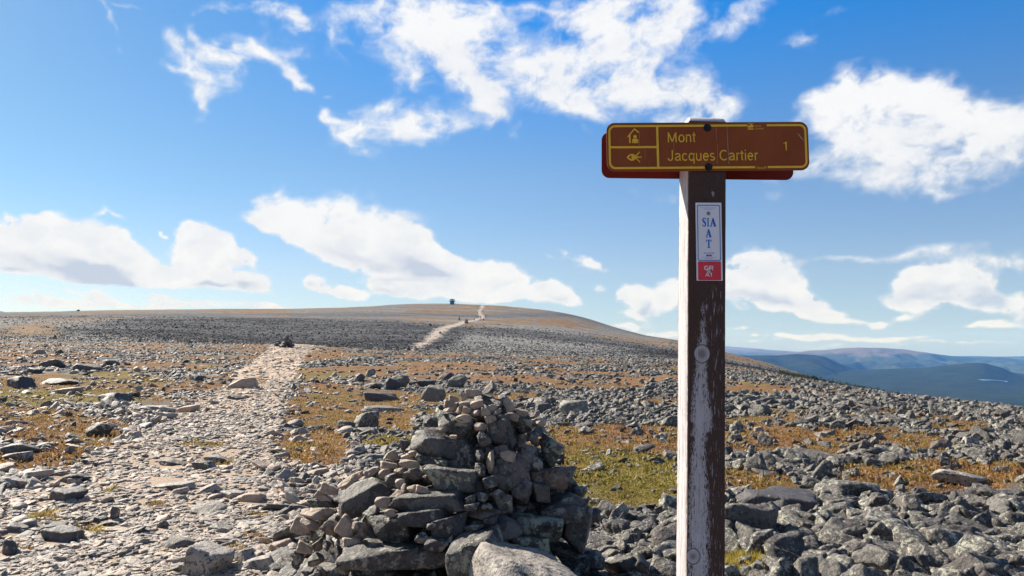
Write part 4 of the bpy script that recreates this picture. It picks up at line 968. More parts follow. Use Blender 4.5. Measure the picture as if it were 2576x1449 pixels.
stones(3.0, 7.5, 12000, .06, .13, 'rubble')
stones(3.0, 8, 900, .26, .42, 'big', 2.)
stones(7.5, 14, 7500, .14, .42, 'rubble', 2.4)
stones(7.5, 14, 16000, .07, .16, 'rubble')
stones(14, 34, 26000, .16, .5, 'rubble', 2.6)
stones(14, 24, 16000, .10, .20, 'rubble', 2.)
stones(34, 80, 44000, .19, .58, 'rubble', 2.9)
stones(80, 125, 26000, .22, .55, 'rubble', 2.9)
stones(115, 240, 60000, .18, .45, 'scree', 2.8)
stones(240, 480, 34000, .35, .8, 'scree', 2.8)
stones(118, 230, 22000, .25, .7, 'leftfar', 2.6)
stones(2.6, 8, 52000, .022, .085, 'trail', 2.0)
stones(3., 9, 500, .09, .16, 'trail', 2.0)
stones(8, 18, 46000, .036, .12, 'trail', 2.2)
stones(18, 90, 36000, .07, .22, 'trail', 2.2)
stones(13, 34, 34000, .05, .17, 'trail', 2.2)
x, y, z, L, W, Hh, rot, key = [np.concatenate([p[i] for p in P_all]) for i in range(8)]
Xq, Yq = project(x, y, z); ap = np.sqrt(L*Hh)/y*F*np.where((Xq > -20) & (Xq < 2596) & (Yq < 1470), 1, 0)
hid = ((Xq > 1690) & (Xq < 1835)) | ((Xq > np.interp(Yq, pY, pL)-15) & (Xq < np.interp(Yq, pY, pR)+15) & (Yq > 965) & (y > 4.4)) | ((Xq > 1180) & (Xq < 1450) & (Yq > 1350))
ap = ap*~hid
order = np.argsort(-ap)
NIND = 300-len(taken)-2-2
ind = np.zeros(len(x), bool)
# one of every kind of stone is kept as a single object too, so the scattered ones can share its shape
cnt = {}
for i in order:
    if cnt.get('n', 0) >= NIND: break
    if ap[i] > 0: ind[i] = True; cnt['n'] = cnt.get('n', 0)+1
GL = {'R': ('lichen spotted grey rock in the block field right of the signpost', 'rocks of the block field right of the signpost'),
      'M': ('grey rock in the rubble between the cairn and the signpost', 'rocks between cairn and signpost'),
      'T': ('pale flat stone lying on the trail', 'larger stones lying on the trail'),
      'L': ('grey stone in the rubble and tundra left of the trail', 'stones left of the trail'),
      'C': ('grey stone in the rubble between the trail and the cairn', 'stones between trail and cairn')}
tm = trailmask(x, y)
rnd_ = random.Random(5); kcount = {}
def pick_k(kk): kcount[kk] = kcount.get(kk, -1)+1; return kcount[kk] % len(PR[kk])
for i in np.nonzero(ind)[0]:
    kk = key[i]; o = rock('boulder' if max(L[i], Hh[i]) > .2 else 'stone', kk, (x[i], y[i], z[i]), (L[i], W[i], Hh[i]), tuple(rot[i]), pick_k(kk))
    g_ = 'R' if Xq[i] > 1790 else 'M' if Xq[i] > 1300 else 'T' if tm[i] > .4 else 'L' if Xq[i] < 500 else 'C'
    tag(o, GL[g_][0], 'stone', GL[g_][1]); src.setdefault(o.data.name, o)
def scatter(name, label, cat, keys, mask):
    """many stones as one object: points that carry turn and size, a stone's own shape on each"""
    idx = np.nonzero(mask & ~ind)[0]; n = len(idx)
    objs, base = [], {}
    for kk in keys:
        base[kk] = (len(objs), []); 
        for me in PR[kk]:
            if me.name in src: objs.append(src[me.name]); base[kk][1].append(len(objs)-1)
    ii = np.array([base[key[i]][1][int(RNG.integers(len(base[key[i]][1])))] for i in idx], dtype=np.int32)
    P = np.stack([x[idx], y[idx], z[idx]], -1); S = np.stack([L[idx], W[idx], Hh[idx]], -1)
    o = np_obj(name, P, np.zeros((0, 3), int), attrs={'rot': ('FLOAT_VECTOR', rot[idx].astype(np.float32)), 'scl': ('FLOAT_VECTOR', S.astype(np.float32)), 'idx': ('INT', ii)})
    ng = bpy.data.node_groups.new(name, 'GeometryNodeTree')
    ng.interface.new_socket('Geometry', in_out='INPUT', socket_type='NodeSocketGeometry'); ng.interface.new_socket('Geometry', in_out='OUTPUT', socket_type='NodeSocketGeometry')
    N = ng.nodes; Lk = ng.links; gi = N.new('NodeGroupInput'); go = N.new('NodeGroupOutput'); iop = N.new('GeometryNodeInstanceOnPoints'); jn = N.new('GeometryNodeJoinGeometry')
    for s_ in reversed(objs):
        oi = N.new('GeometryNodeObjectInfo'); oi.transform_space = 'ORIGINAL'; oi.inputs['Object'].default_value = s_; oi.inputs['As Instance'].default_value = True
        Lk.new(oi.outputs['Geometry'], jn.inputs[0])
    def at(nm, ty):
        a = N.new('GeometryNodeInputNamedAttribute'); a.data_type = ty; a.inputs[0].default_value = nm; return a.outputs[0]
    e2r = N.new('FunctionNodeEulerToRotation'); Lk.new(at('rot', 'FLOAT_VECTOR'), e2r.inputs[0])
    m2p = N.new('GeometryNodeMeshToPoints'); Lk.new(gi.outputs[0], m2p.inputs[0])
    Lk.new(m2p.outputs[0], iop.inputs['Points']); Lk.new(jn.outputs[0], iop.inputs['Instance']); iop.inputs['Pick Instance'].default_value = True
    Lk.new(at('idx', 'INT'), iop.inputs['Instance Index']); Lk.new(e2r.outputs[0], iop.inputs['Rotation']); Lk.new(at('scl', 'FLOAT_VECTOR'), iop.inputs['Scale'])
    Lk.new(iop.outputs[0], go.inputs[0])
    md = o.modifiers.new('scatter', 'NODES'); md.node_group = ng
    return tag(o, label, cat, None, 'stuff')
# sources for stones no single object has shown yet
for kk in ('mid', 'trail', 'lichen', 'tan', 'scree'):
    for j, me in enumerate(PR[kk][:(2 if kk == 'scree' else 9)]):
        if me.name not in src:
            if kk == 'scree': p = hit(1900+60*j, 905+4*j); dm = (1.3, 1.1, .8)
            else: p = hit(1900+37*j, 1330+9*j); dm = (.12, .1, .07)
            o = rock('boulder' if kk == 'scree' else 'stone', kk, (p[0], p[1], p[2]+dm[2]*.3), dm, (0, 0, j), j)
            tag(o, ('dark block on the far stony slope beyond the signpost' if kk == 'scree' else GL['R'][0]), 'stone', ('far slope blocks' if kk == 'scree' else GL['R'][1])); src[me.name] = o
key[(tm > .3) & (key == 'lichen')] = 'mid'
scatter('trail_stones', 'countless small flat pale stones paving the trail', 'stones', ['trail', 'mid', 'tan'], (tm > .3) & (key != 'scree'))
scatter('rubble', 'grey rubble and frost-shattered stones covering the plateau', 'rubble', ['mid', 'lichen', 'trail', 'tan'], (tm <= .3) & (key != 'scree'))
scatter('scree', 'dark scree on the far slopes', 'scree', ['scree'], (key == 'scree'))

# ------------------------------------------------------------------ low plants
def leaf_field(name, label, cat, d0, d1, n, blades, ln, wd, spread, cols, sel, up=.8, seed=1, power=1):
    x, y = sample(d0, d1, n, power, .74); v, c, dk = veg(x, y); t = trailmask(x, y); X, Y = px_of(x, y)
    k = sel(x, y, v, c, t, X, Y); x, y, c = x[k], y[k], c[k]; n = len(x)
    r = np.random.default_rng(seed); tall = .45+1.5*np.clip(fbm(x*2.6, y*2.6, 3, 12, .7)+.35, 0, 1)**1.5
    x = np.repeat(x, blades)+r.normal(0, spread, n*blades); y = np.repeat(y, blades)+r.normal(0, spread, n*blades); tall = np.repeat(tall, blades); c = np.repeat(c, blades)
    m = len(x); z = H(x, y)-.004; a = r.uniform(0, 2*np.pi, m); l = ln*tall*r.uniform(.5, 1.3, m); w = wd*r.uniform(.6, 1.3, m)
    lean = r.uniform(0, 1.25, m)**up
    tip = np.stack([x+np.cos(a)*l*np.sin(lean), y+np.sin(a)*l*np.sin(lean), z+l*np.cos(lean)], -1)
    b = a+r.uniform(-1.2, 1.2, m); sx_, sy_ = -np.sin(b)*w, np.cos(b)*w
    base = np.stack([x, y, z], -1); mid = base*.5+tip*.5+np.stack([0*x, 0*x, .1*l], -1)
    V = np.stack([base, mid+np.stack([sx_, sy_, 0*x], -1), tip, mid-np.stack([sx_, sy_, 0*x], -1)], 1).reshape(-1, 3)
    Fc = np.arange(m*4).reshape(-1, 4)
    g_ = np.clip(c+r.normal(0, .16, m)+.9*fbm(x*.7, y*.7, 4, 33, .65)+.1, 0, 1)
    cc = np.stack([np.interp(g_, [p[0] for p in cols], [p[1][i] for p in cols]) for i in range(3)]+[np.ones(m)], -1)*np.append(1, 1)[0]
    cc[:, :3] *= (r.uniform(.5, 1.35, m)*(1+.5*fbm(x*2.5, y*2.5, 3, 37)))[:, None]
    o = np_obj(name, V, Fc, M['leaf'], smooth=False, attrs={'tint': ('FLOAT_COLOR', np.repeat(cc, 4, 0).astype(np.float32))})
    return tag(o, label, cat, None, 'stuff')
m, nt, b = NT('tundra_leaves'); g = G(nt); nt.links.new(g.attr('tint', 0), b.inputs['Base Color']); b.inputs['Roughness'].default_value = .55
tr = nt.nodes.new('ShaderNodeBsdfTranslucent'); nt.links.new(g.attr('tint', 0), tr.inputs[0]); ms = nt.nodes.new('ShaderNodeMixShader'); ms.inputs[0].default_value = .4
nt.links.new(b.outputs[0], ms.inputs[1]); nt.links.new(tr.outputs[0], ms.inputs[2]); nt.links.new(ms.outputs[0], nt.nodes['Material Output'].inputs[0])
M['leaf'] = m
TC_ = [(0,(.25,.13,.06)),(.15,(.32,.185,.065)),(.35,(.38,.245,.08)),(.55,(.27,.19,.06)),(.75,(.25,.20,.05)),(1,(.27,.225,.06))]
selv = lambda x, y, v, c, t, X, Y: (RNG.random(len(x)) < sstep(.35, .75, v)*.95) & (Y > 900)
leaf_field('tundra_plants', 'rust and olive coloured low tundra plants matting the ground', 'ground cover', 3.2, 9, 30000, 7, .034, .0055, .03, TC_, selv, seed=2)
leaf_field('tundra_plants', 'rust coloured tundra mat further off', 'ground cover', 9, 34, 42000, 5, .055, .012, .06, TC_, selv, seed=3, power=0)
GC = [(0,(.50,.36,.08)),(.5,(.46,.35,.08)),(1,(.33,.28,.06))]
def near_patch(cx_, cy_, rx, ry):
    return lambda x, y, v, c, t, X, Y: (((X-cx_)/rx)**2+((Y-cy_)/ry)**2 < 1)
leaf_field('grass', 'yellow-green grass tufts at the right of the post foot', 'grass', 4.6, 7, 60000, 6, .10, .0035, .02, GC, near_patch(1858, 1440, 62, 52), up=1.2, seed=5)
leaf_field('grass', 'thin yellow grass tufts in the stones left of the cairn', 'grass', 4.4, 9, 60000, 6, .07, .0035, .02, GC, lambda x, y, v, c, t, X, Y: (v > .4) & (vn(x*2.3, y*2.3, 99) > .25) & (X < 1000) & (Y > 1050) & (RNG.random(len(x)) < .35), up=1.1, seed=6)
# dwarf spruce scrub on the falling slope
def scrub():
    x, y = sample(75, 330, 26000, 1, .8); X, Y = px_of(x, y); r = np.random.default_rng(9)
    k = (X > 1960) & (X < 2420) & (Y > 930+(X-1960)*.20+4*vn(x*.04, y*.04, 9)) & (y > 85) & (x/y > .30); x, y = x[k][:7000], y[k][:7000]; n = len(x)
    hgt = r.uniform(.22, .60, n); nb = 16; m = n*nb
    X0, Y0, Hh = np.repeat(x, nb), np.repeat(y, nb), np.repeat(hgt, nb); t = r.random(m); rad = (1-t)*.75*Hh*r.uniform(.3, 1, m); a = r.uniform(0, 6.28, m)
    P = np.stack([X0+rad*np.cos(a), Y0+rad*np.sin(a), H(X0, Y0)+t*Hh], -1); s = .16*Hh
    e = r.normal(size=(m, 3, 3))*s[:, None, None]*.7; V = (P[:, None, :]+e).reshape(-1, 3)
    mt, nt, b = NT('spruce_scrub'); g = G(nt); nt.links.new(g.ramp(g.noise(g.n('ShaderNodeNewGeometry').outputs['Position'], 1.2, 3), [(.3,(.018,.028,.010)),(.7,(.06,.075,.025))]), b.inputs['Base Color'])
    b.inputs['Roughness'].default_value = .8
    tag(np_obj('scrub', V, np.arange(m*3).reshape(-1, 3), mt, smooth=False), 'dark green dwarf spruce scrub on the slope falling to the valley', 'scrub', None, 'stuff')
scrub()

# ------------------------------------------------------------------ far cairns
fc = [ # X, Ybase, w, h, label
 (722,874,42,33,'big dark cairn on the crest where the near trail ends'),(699,871,26,15,'low dark heap just left of the big crest cairn'),
 (1028,881,14,14,'dark cairn at the foot of the far trail'),(1046,880,12,8,'small dark heap right of the cairn at the foot of the far trail'),(970,877,9,8,'little dark cairn standing alone left of the far trail foot'),
 (1045,850,12,9,'dark cairn on the left edge of the pale far trail'),(1107,839,12,6,'low dark heap on the right edge of the pale far trail'),(1082,821,11,9,'small cairn left of the far trail, higher up'),
 (1156,806,10,11,'pointed cairn left of the upper trail bend'),(1173,813,17,11,'wide cairn beside the upper trail bend'),(1193,806,7,6,'tiny cairn on the upper trail bend'),(1209,807,8,15,'tallest slim cairn by the upper trail'),
 (1216,806,7,7,'tiny cairn right of the tallest slim cairn'),(1222,801,7,11,'slim cairn right of the upper trail'),(1202,799,5,5,'tiny cairn left of the upper trail'),
 (1201,789,4,5,'dark speck of a cairn left of the highest trail stretch'),(1213,784,4,5,'dark speck of a cairn right of the highest trail stretch'),(1200,773,4,4,'cairn left of the trail near the summit'),(1216,770,4,4,'cairn right of the trail near the summit'),
 (1145,766,3,5,'post-like cairn next to the summit tower'),(1152,766,3,4,'second low cairn from the summit tower'),(1162,767,3,4,'third low cairn from the summit tower'),(1172,768,3,4,'fourth low cairn from the summit tower'),
 (197,783,12,5,'low dark mound on the left skyline')]
for (X, Yb, w, h, lab) in fc:
    p = hit(X, Yb); s = p[1]/F; W, Hh = w*s, h*s; rs = random.Random(int(X*7+Yb))
    VV, FF, of = [], [], 0
    n = 26 if w > 12 else 14
    for i in range(n):
        t = (i/n)**.8; rad = W*.42*(1-t)*rs.random()**.4; a = rs.uniform(0, 6.28); sz = W*(.34-.16*t)*rs.uniform(.7, 1.2)
        me = PR['dark'][rs.randrange(4)] if w > 20 else PR['scree'][rs.randrange(4)]
        k = len(me.vertices); P = np.empty(k*3, np.float32); me.vertices.foreach_get('co', P); f = np.empty(len(me.polygons)*3, np.int32); me.polygons.foreach_get('vertices', f)
        R3 = np.array(Euler((rs.uniform(-.4,.4), rs.uniform(-.4,.4), rs.uniform(0,6))).to_matrix())
        VV.append((P.reshape(-1, 3)*np.array([sz*1.25, sz, sz*.75]))@R3.T+np.array([rad*math.cos(a), rad*math.sin(a), t*Hh*.92-.05*Hh])); FF.append(f.reshape(-1, 3)+of); of += k
    o = np_obj('cairn' if lab.find('mound') < 0 else 'stone_mound', np.vstack(VV), np.vstack(FF), M['dark']); o.location = p
    tag(o, lab, 'cairn' if lab.find('mound') < 0 else 'mound', 'far cairns along the trail' if w < 12 else None)

# ------------------------------------------------------------------ lookout tower on the summit
def bmbox(bm, cx_, cy_, z0, z1, wx, wy, top=1.):
    r = bmesh.ops.create_cube(bm, size=1)
    for v in r['verts']:
        k = top if v.co.z > 0 else 1
        v.co = Vector((cx_+v.co.x*wx*k, cy_+v.co.y*wy*k, z0 if v.co.z < 0 else z1))
m_teal = simple('teal_painted_boards', (.13,.34,.38), .7, scale=3); m_roof = simple('green_roof', (.05,.30,.27), .6); m_wood = simple('grey_timber', (.09,.12,.14), .8, scale=4)
X, Yb = 1137.5, 766; p = hit(X, Yb); s = p[1]/F
tw = empty('lookout_tower', p); tag(tw, 'small teal lookout tower on the distant summit', 'tower')
bm = bmesh.new(); bmbox(bm, 0, 0, -1.5, 1.2*s*1, 12*s, 12*s, .95); bm_obj('base', bm, m_wood, tw)
bm = bmesh.new(); bmbox(bm, 0, 0, 1.2*s, 10*s, 10.2*s, 10.2*s, .97); bm_obj('wall', bm, m_teal, tw)
bm = bmesh.new()
for i in range(7): bmbox(bm, (-4.8+i*1.6)*s, -5.3*s, 1.3*s, 7*s, .22*s, .3*s)
bm_obj('timber_strut', bm, m_wood, tw)
bm = bmesh.new(); bmbox(bm, 0, 0, 7.2*s, 7.6*s, 13.6*s, 13.6*s); bm_obj('balcony', bm, m_wood, tw)
bm = bmesh.new()
for sx_ in (-1, 1):
    for k in range(5): bmbox(bm, sx_*6.6*s, (-6.6+3.3*k)*s, 7.6*s, 9.5*s, .2*s, .2*s); bmbox(bm, (-6.6+3.3*k)*s, sx_*6.6*s, 7.6*s, 9.5*s, .2*s, .2*s)
    bmbox(bm, sx_*6.6*s, 0, 9.35*s, 9.6*s, .25*s, 13.4*s); bmbox(bm, 0, sx_*6.6*s, 9.35*s, 9.6*s, 13.*s, .25*s)
bm_obj('railing', bm, m_wood, tw)
bm = bmesh.new()
for a in (-4.6, -.3, 1.6, 4.6):
    bmbox(bm, a*s, -4.6*s, 10*s, 11.9*s, (.5 if abs(a) > 2 else .9)*s, .5*s); bmbox(bm, a*s, 4.6*s, 10*s, 11.9*s, (.5 if abs(a) > 2 else .9)*s, .5*s)
bm_obj('corner_post', bm, m_teal, tw)
bm = bmesh.new(); bmbox(bm, 0, 0, 11.9*s, 12.9*s, 11.6*s, 11.6*s, 1); bmbox(bm, 0, 0, 12.9*s, 14.3*s, 11.6*s, 11.6*s, .2); bm_obj('roof', bm, m_roof, tw)

# ------------------------------------------------------------------ sky and clouds (world directions)
W = bpy.data.worlds.new('World'); bpy.context.scene.world = W; W.use_nodes = True; nt = W.node_tree; nt.nodes.clear(); g = G(nt)
out = nt.nodes.new('ShaderNodeOutputWorld'); bg = nt.nodes.new('ShaderNodeBackground'); nt.links.new(bg.outputs[0], out.inputs[0]); bg.inputs[1].default_value = .05
sky = nt.nodes.new('ShaderNodeTexSky'); sky.sky_type = 'NISHITA'; sky.sun_disc = False; sky.sun_elevation = SUN_EL; sky.sun_rotation = SUN_AZ
sky.altitude = 1200; sky.air_density = 1.0; sky.dust_density = .7; sky.ozone_density = 3.0
dirv = g.n('ShaderNodeTexCoord').outputs['Generated']; dx, dy, dz = g.n('ShaderNodeSeparateXYZ', {0: dirv}).outputs
azn = g.math('ARCTAN2', dx, dy); eln = g.math('ARCSINE', dz)
P = g.n('ShaderNodeCombineXYZ', {0: azn, 1: eln, 2: 1.0}).outputs[0]
# the blobs: photo x, y, half widths, turn (ccw), weight
CL = [
 # top bank
 (930,70,70,40,-50,.55),(880,120,30,25,0,.35),(1010,40,90,50,-20,.9),(1110,60,110,55,-30,1.0),(1120,130,90,55,-40,1.0),(1190,200,90,60,-50,1.0),(1230,250,40,35,0,.8),(1200,100,100,60,0,.8),(1180,30,90,40,0,.9),
 (1330,190,110,50,-15,1.0),(1440,150,90,60,10,1.0),(1430,230,90,40,-20,.9),(1500,60,130,60,0,.95),(1480,10,120,30,0,.9),(1560,170,120,60,-30,1.0),(1620,240,100,45,-25,1.0),(1500,270,70,30,-20,.7),(1670,60,60,60,0,.8),(1600,100,80,60,0,.85),
 (1750,235,80,50,-25,1.0),(1800,280,50,28,-30,.7),(1690,290,60,20,0,.5),(1390,130,40,30,0,.5),(1330,30,60,14,0,.4),
 (1810,70,70,40,20,.55),(1870,40,60,22,-10,.45),(1930,10,40,16,0,.4),(1730,130,40,60,0,.3),(2035,108,42,30,0,.55),(2090,40,60,14,0,.18),
 # wisps left of it
 (440,110,50,22,-40,.75),(490,100,40,22,-45,.8),(560,130,70,18,12,.9),(650,118,60,18,-12,.8),(480,180,80,26,-38,1.0),(430,175,35,14,-20,.6),(520,245,40,18,-55,.9),(520,160,60,30,60,.8),(570,170,30,40,0,.5),
 (725,190,45,22,-40,1.0),(755,220,30,14,-20,.6),(540,20,40,14,0,.5),(490,35,30,14,30,.5),(620,25,70,14,-12,.5),(700,35,80,20,-12,.85),(760,55,45,22,-30,.7),(260,18,16,34,0,.7),(262,70,8,30,0,.25),(265,112,22,8,-40,.4),(310,5,50,8,0,.3),
 (850,90,26,60,15,.55),(870,20,30,50,-20,.45),(740,130,60,14,-20,.35),
 (830,290,45,18,-25,.7),(870,310,60,16,-5,.6),(915,330,34,45,-20,.85),(920,375,34,28,-60,.6),(960,260,45,22,20,.6),(810,240,20,10,0,.4),(1035,190,22,50,0,.5),(1060,310,90,50,10,.28),(1060,290,70,45,10,.62),(900,330,40,60,-30,.15),(960,350,40,50,0,.4),(700,60,120,50,-15,.35),(1000,150,60,90,0,.4),(1120,320,60,28,15,.5),(1060,350,50,18,0,.4),(1010,320,30,30,0,.5),(990,200,20,34,0,.25),(1215,310,20,22,0,.5),(1310,330,18,26,0,.35),(1475,330,22,18,0,.3),
 # bank at the right
 (2110,235,90,50,35,1.0),(2190,270,110,60,0,1.0),(2230,225,60,34,-10,.8),(2270,210,60,34,-25,.7),(2330,240,80,50,-20,.95),(2420,290,110,50,-20,.95),(2530,310,100,45,5,1.0),(2050,270,60,34,20,.8),(2300,340,120,60,-20,.85),(2460,360,120,40,0,.7),
 (2130,340,90,50,-15,.75),(2200,400,110,45,-15,.7),(2330,410,90,50,0,.65),(2030,450,90,22,-5,.3),(2340,470,40,40,0,.5),(2480,460,100,24,0,.25),(2150,460,90,28,0,.4),(2560,390,60,40,0,.6),(2080,320,60,60,0,.6),(2250,350,180,100,0,.5),(2450,350,160,80,0,.5),(2040,420,80,30,-10,.4),(2210,185,30,8,-25,.5),
 # faint ones by the sign
 (1480,480,260,16,-6,.14),(1680,490,50,22,15,.28),(2000,500,200,20,-4,.14),
 # lower left cumulus
 (30,575,70,34,0,1.2),(120,560,80,38,0,1.3),(60,640,120,42,0,1.3),(190,600,110,46,-10,1.4),(250,600,60,48,-20,1.2),(300,650,90,42,-30,1.4),(190,660,150,34,0,1.3),(380,680,90,32,-15,1.3),(470,690,90,28,-5,1.3),(500,660,70,28,-20,1.1),(590,705,80,26,0,1.3),(640,715,50,20,-15,1.),(290,700,100,14,0,.8),
 (470,585,48,34,0,1.2),(530,590,75,38,-15,1.3),(590,640,60,26,-20,1.2),(520,640,80,20,-10,.9),(386,583,9,7,-30,.8),(398,592,12,5,-20,.5),(392,606,7,4,-60,.35),(18,535,24,12,-40,.5),(120,525,22,10,-20,.5),(265,525,20,10,40,.55),(300,540,30,8,-50,.45),
 (150,690,200,14,0,.8),
 # centre cumulus
 (695,520,48,42,0,1.3),(660,555,50,24,0,.9),(750,545,70,45,0,1.3),(820,560,60,55,0,1.3),(800,600,110,45,-20,1.3),(890,590,80,60,0,1.3),(960,580,80,55,-10,1.3),(930,640,110,38,-20,1.2),(1030,600,70,50,-30,1.3),(1060,650,80,45,-10,1.3),(1100,670,90,34,-15,1.3),(1180,680,80,34,-10,1.3),(1260,690,60,42,0,1.2),(1200,710,110,20,0,1.1),(860,640,80,26,-25,1.),(1000,680,90,18,-10,.8),
 # small ones above the hill
 (790,712,26,18,0,.9),(830,722,50,20,-15,1.),(885,740,60,15,-10,.9),(980,722,50,26,0,.9),(1030,740,60,18,-15,.7),(1150,730,90,16,0,.35),(1230,748,80,10,0,.4),(850,750,90,8,0,.3),(1110,735,80,20,0,.5),(1190,745,70,16,0,.45),(1280,740,60,16,0,.4),(1390,735,44,26,0,.9),(1430,748,40,20,-20,.8),(1350,742,40,16,0,.5),(1060,720,200,16,-5,.35),
 (1430,640,34,14,-30,.5),(1500,668,60,24,-15,.7),(1400,655,40,12,-10,.35),(1590,742,44,22,0,.95),(1620,760,40,20,-25,.9),(1600,790,60,14,-10,.5),(1515,725,16,12,0,.3),(1680,715,60,24,0,.45),(1650,830,90,10,-5,.7),(1600,818,60,8,0,.5),(1690,735,40,26,0,.4),(1700,760,90,30,0,.4),
 # right cumulus low down
 (1900,665,70,40,0,1.2),(1880,710,80,50,0,1.2),(1960,700,80,45,-25,1.2),(2020,755,80,30,-20,.9),(2060,790,70,14,-5,.6),(1930,770,90,18,0,.4),(2200,815,40,12,0,.5),(2120,810,60,8,0,.4),
 (2320,700,80,34,0,1.0),(2380,720,110,50,0,1.05),(2450,760,90,30,-20,.8),(2300,760,100,26,0,.7),(2260,800,40,10,0,.4),(2570,770,60,40,0,.4),
 (2130,650,150,10,-2,.38),(2300,640,140,22,4,.48),(2420,620,90,14,4,.45),(2480,660,160,30,-8,.50),(2570,640,60,34,0,.5),
 (2500,822,60,9,0,.7),(2440,828,30,6,0,.4),
 # strips on the horizon
 (60,752,90,11,0,.6),(150,758,70,12,0,.5),(250,745,34,18,0,.6),(290,758,60,12,-10,.6),(200,735,60,8,-20,.3),(90,738,26,7,-20,.5),(420,750,50,12,-10,.7),(480,764,90,9,0,.7),(660,768,60,10,0,.7),(720,775,60,6,0,.5),(350,772,300,8,0,.5),
 (1950,845,120,7,0,.6),(2100,850,120,7,0,.6),(2250,852,120,6,0,.6),(1900,858,100,6,0,.4),(2400,862,160,5,0,.35),(2060,870,300,5,0,.25),(1850,830,50,8,0,.4)]
sat = lambda X, Y: (lambda a, yy, zz: (math.atan2(a, yy), math.asin(zz/math.sqrt(a*a+yy*yy+zz*zz))))(*[float(v) for v in ray(X, Y)])
CLOUDS = CL; CLOUD_E = .50
# shade painted on the cloud undersides, as grey in the emission colour
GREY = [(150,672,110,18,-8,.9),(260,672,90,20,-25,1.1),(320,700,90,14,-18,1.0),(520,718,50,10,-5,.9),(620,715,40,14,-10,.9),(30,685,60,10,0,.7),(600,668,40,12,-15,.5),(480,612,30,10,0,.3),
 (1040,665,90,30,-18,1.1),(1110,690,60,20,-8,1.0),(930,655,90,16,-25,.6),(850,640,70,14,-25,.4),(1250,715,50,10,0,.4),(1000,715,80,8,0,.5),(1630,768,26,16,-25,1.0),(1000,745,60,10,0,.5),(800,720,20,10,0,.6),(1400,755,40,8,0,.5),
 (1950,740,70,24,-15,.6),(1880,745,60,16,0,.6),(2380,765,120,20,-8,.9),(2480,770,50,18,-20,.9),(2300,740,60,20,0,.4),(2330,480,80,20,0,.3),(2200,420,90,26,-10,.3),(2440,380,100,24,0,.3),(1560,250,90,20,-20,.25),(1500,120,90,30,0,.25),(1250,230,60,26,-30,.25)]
other = g.math('MAXIMUM', g.sstep(g.math('ABSOLUTE', azn), .72, .95), g.sstep(eln, .50, .68))
alpha = g.math('MULTIPLY', g.sstep(g.noise(g.vmath('MULTIPLY', dirv, (1, 1, 2.2)), 2.4, 4, .6), .54, .66), g.math('MULTIPLY', other, g.sstep(eln, .02, .1)))
ccol = (6.5, 6.7, 7.0, 1)
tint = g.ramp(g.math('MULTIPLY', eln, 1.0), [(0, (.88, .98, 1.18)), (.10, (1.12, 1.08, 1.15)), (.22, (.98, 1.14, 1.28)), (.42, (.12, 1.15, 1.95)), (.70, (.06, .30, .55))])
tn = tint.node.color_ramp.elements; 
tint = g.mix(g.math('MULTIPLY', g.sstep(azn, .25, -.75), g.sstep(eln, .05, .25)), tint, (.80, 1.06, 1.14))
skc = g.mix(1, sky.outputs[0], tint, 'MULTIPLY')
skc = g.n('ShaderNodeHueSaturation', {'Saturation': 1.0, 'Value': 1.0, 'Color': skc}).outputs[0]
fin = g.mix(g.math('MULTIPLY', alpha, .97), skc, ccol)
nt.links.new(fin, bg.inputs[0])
W.cycles.sampling_method = 'MANUAL'; W.cycles.sample_map_resolution = 256

# cloud layer on the far sky: a wide curved sheet beyond everything, dense where the clouds stand
NA, NE = 1250, 430
A1, E1 = np.meshgrid(np.radians(np.linspace(-44, 44, NA)), np.radians(np.linspace(-1.5, 29, NE)), indexing='ij')
k_ = 180/np.pi
wx_ = .045*fbm(A1*7, E1*11, 4, 301, .6)+.005*fbm(A1*45, E1*60, 3, 303, .6); wy_ = .026*fbm(A1*7+9, E1*11, 4, 302, .6)+.004*fbm(A1*45, E1*60, 3, 304, .6)
lowm = sstep(.19, .12, E1)
Aw, Ew = A1+wx_*(1-.45*lowm), E1+wy_*(1-.5*lowm)
Fd = np.zeros_like(A1)
for (X, Y, rx, ry, rot_, w) in CLOUDS:
    if Y > 722: w *= 1.35; ry *= 1.1
    a0, e0 = sat(X, Y); a1, _ = sat(X+1, Y); _, e1 = sat(X, Y-1); ka, ke = rx*abs(a1-a0)*(1.1 if Y < 500 else .97), ry*abs(e1-e0)*(1.1 if Y < 500 else .95)
    R = 2.2*max(ka, ke)+.04
    i0, i1 = np.searchsorted(A1[:, 0], (a0-R, a0+R)); j0, j1 = np.searchsorted(E1[0], (e0-R, e0+R))
    u_, v2 = Aw[i0:i1, j0:j1]-a0, Ew[i0:i1, j0:j1]-e0; c2, s2 = math.cos(math.radians(rot_)), math.sin(math.radians(rot_))
    Fd[i0:i1, j0:j1] += w*np.exp(-1.3*(((u_*c2+v2*s2)/ka)**2+((-u_*s2+v2*c2)/ke)**2))
sat_f = 1-np.exp(-Fd*1.15)
soft = fbm(A1*17+1.0*wx_*16, E1*22, 7, 320, .64); fine_ = fbm(A1*60, E1*75, 5, 330, .65)
bil = 0; am = 1; tt = 0
for o_ in range(6):
    bil = bil+am*(1-2.6*np.abs(vn(A1*20*2**o_+o_*5.1, E1*27*2**o_, 340+o_))); tt += am; am *= .55
bil = bil/tt-.25
dens = sat_f*(1.25+.15*(1-lowm))-.34+(soft*1.25+fine_*.22)*(1-lowm)*(.45+.8*sat_f)+lowm*(bil*.66*sstep(.15, .9, Fd)+fine_*.30+soft*.42+.02)
dens = np.where(Fd < .04, np.minimum(dens, 0), dens)
cir = np.exp(-(((A1-math.radians(31))/.16)**2+((E1-math.radians(6.6))/.022)**2))
wid = 1.02*(1-lowm)+.20*lowm+.8*cir+.30*sstep(.8, .3, Fd)
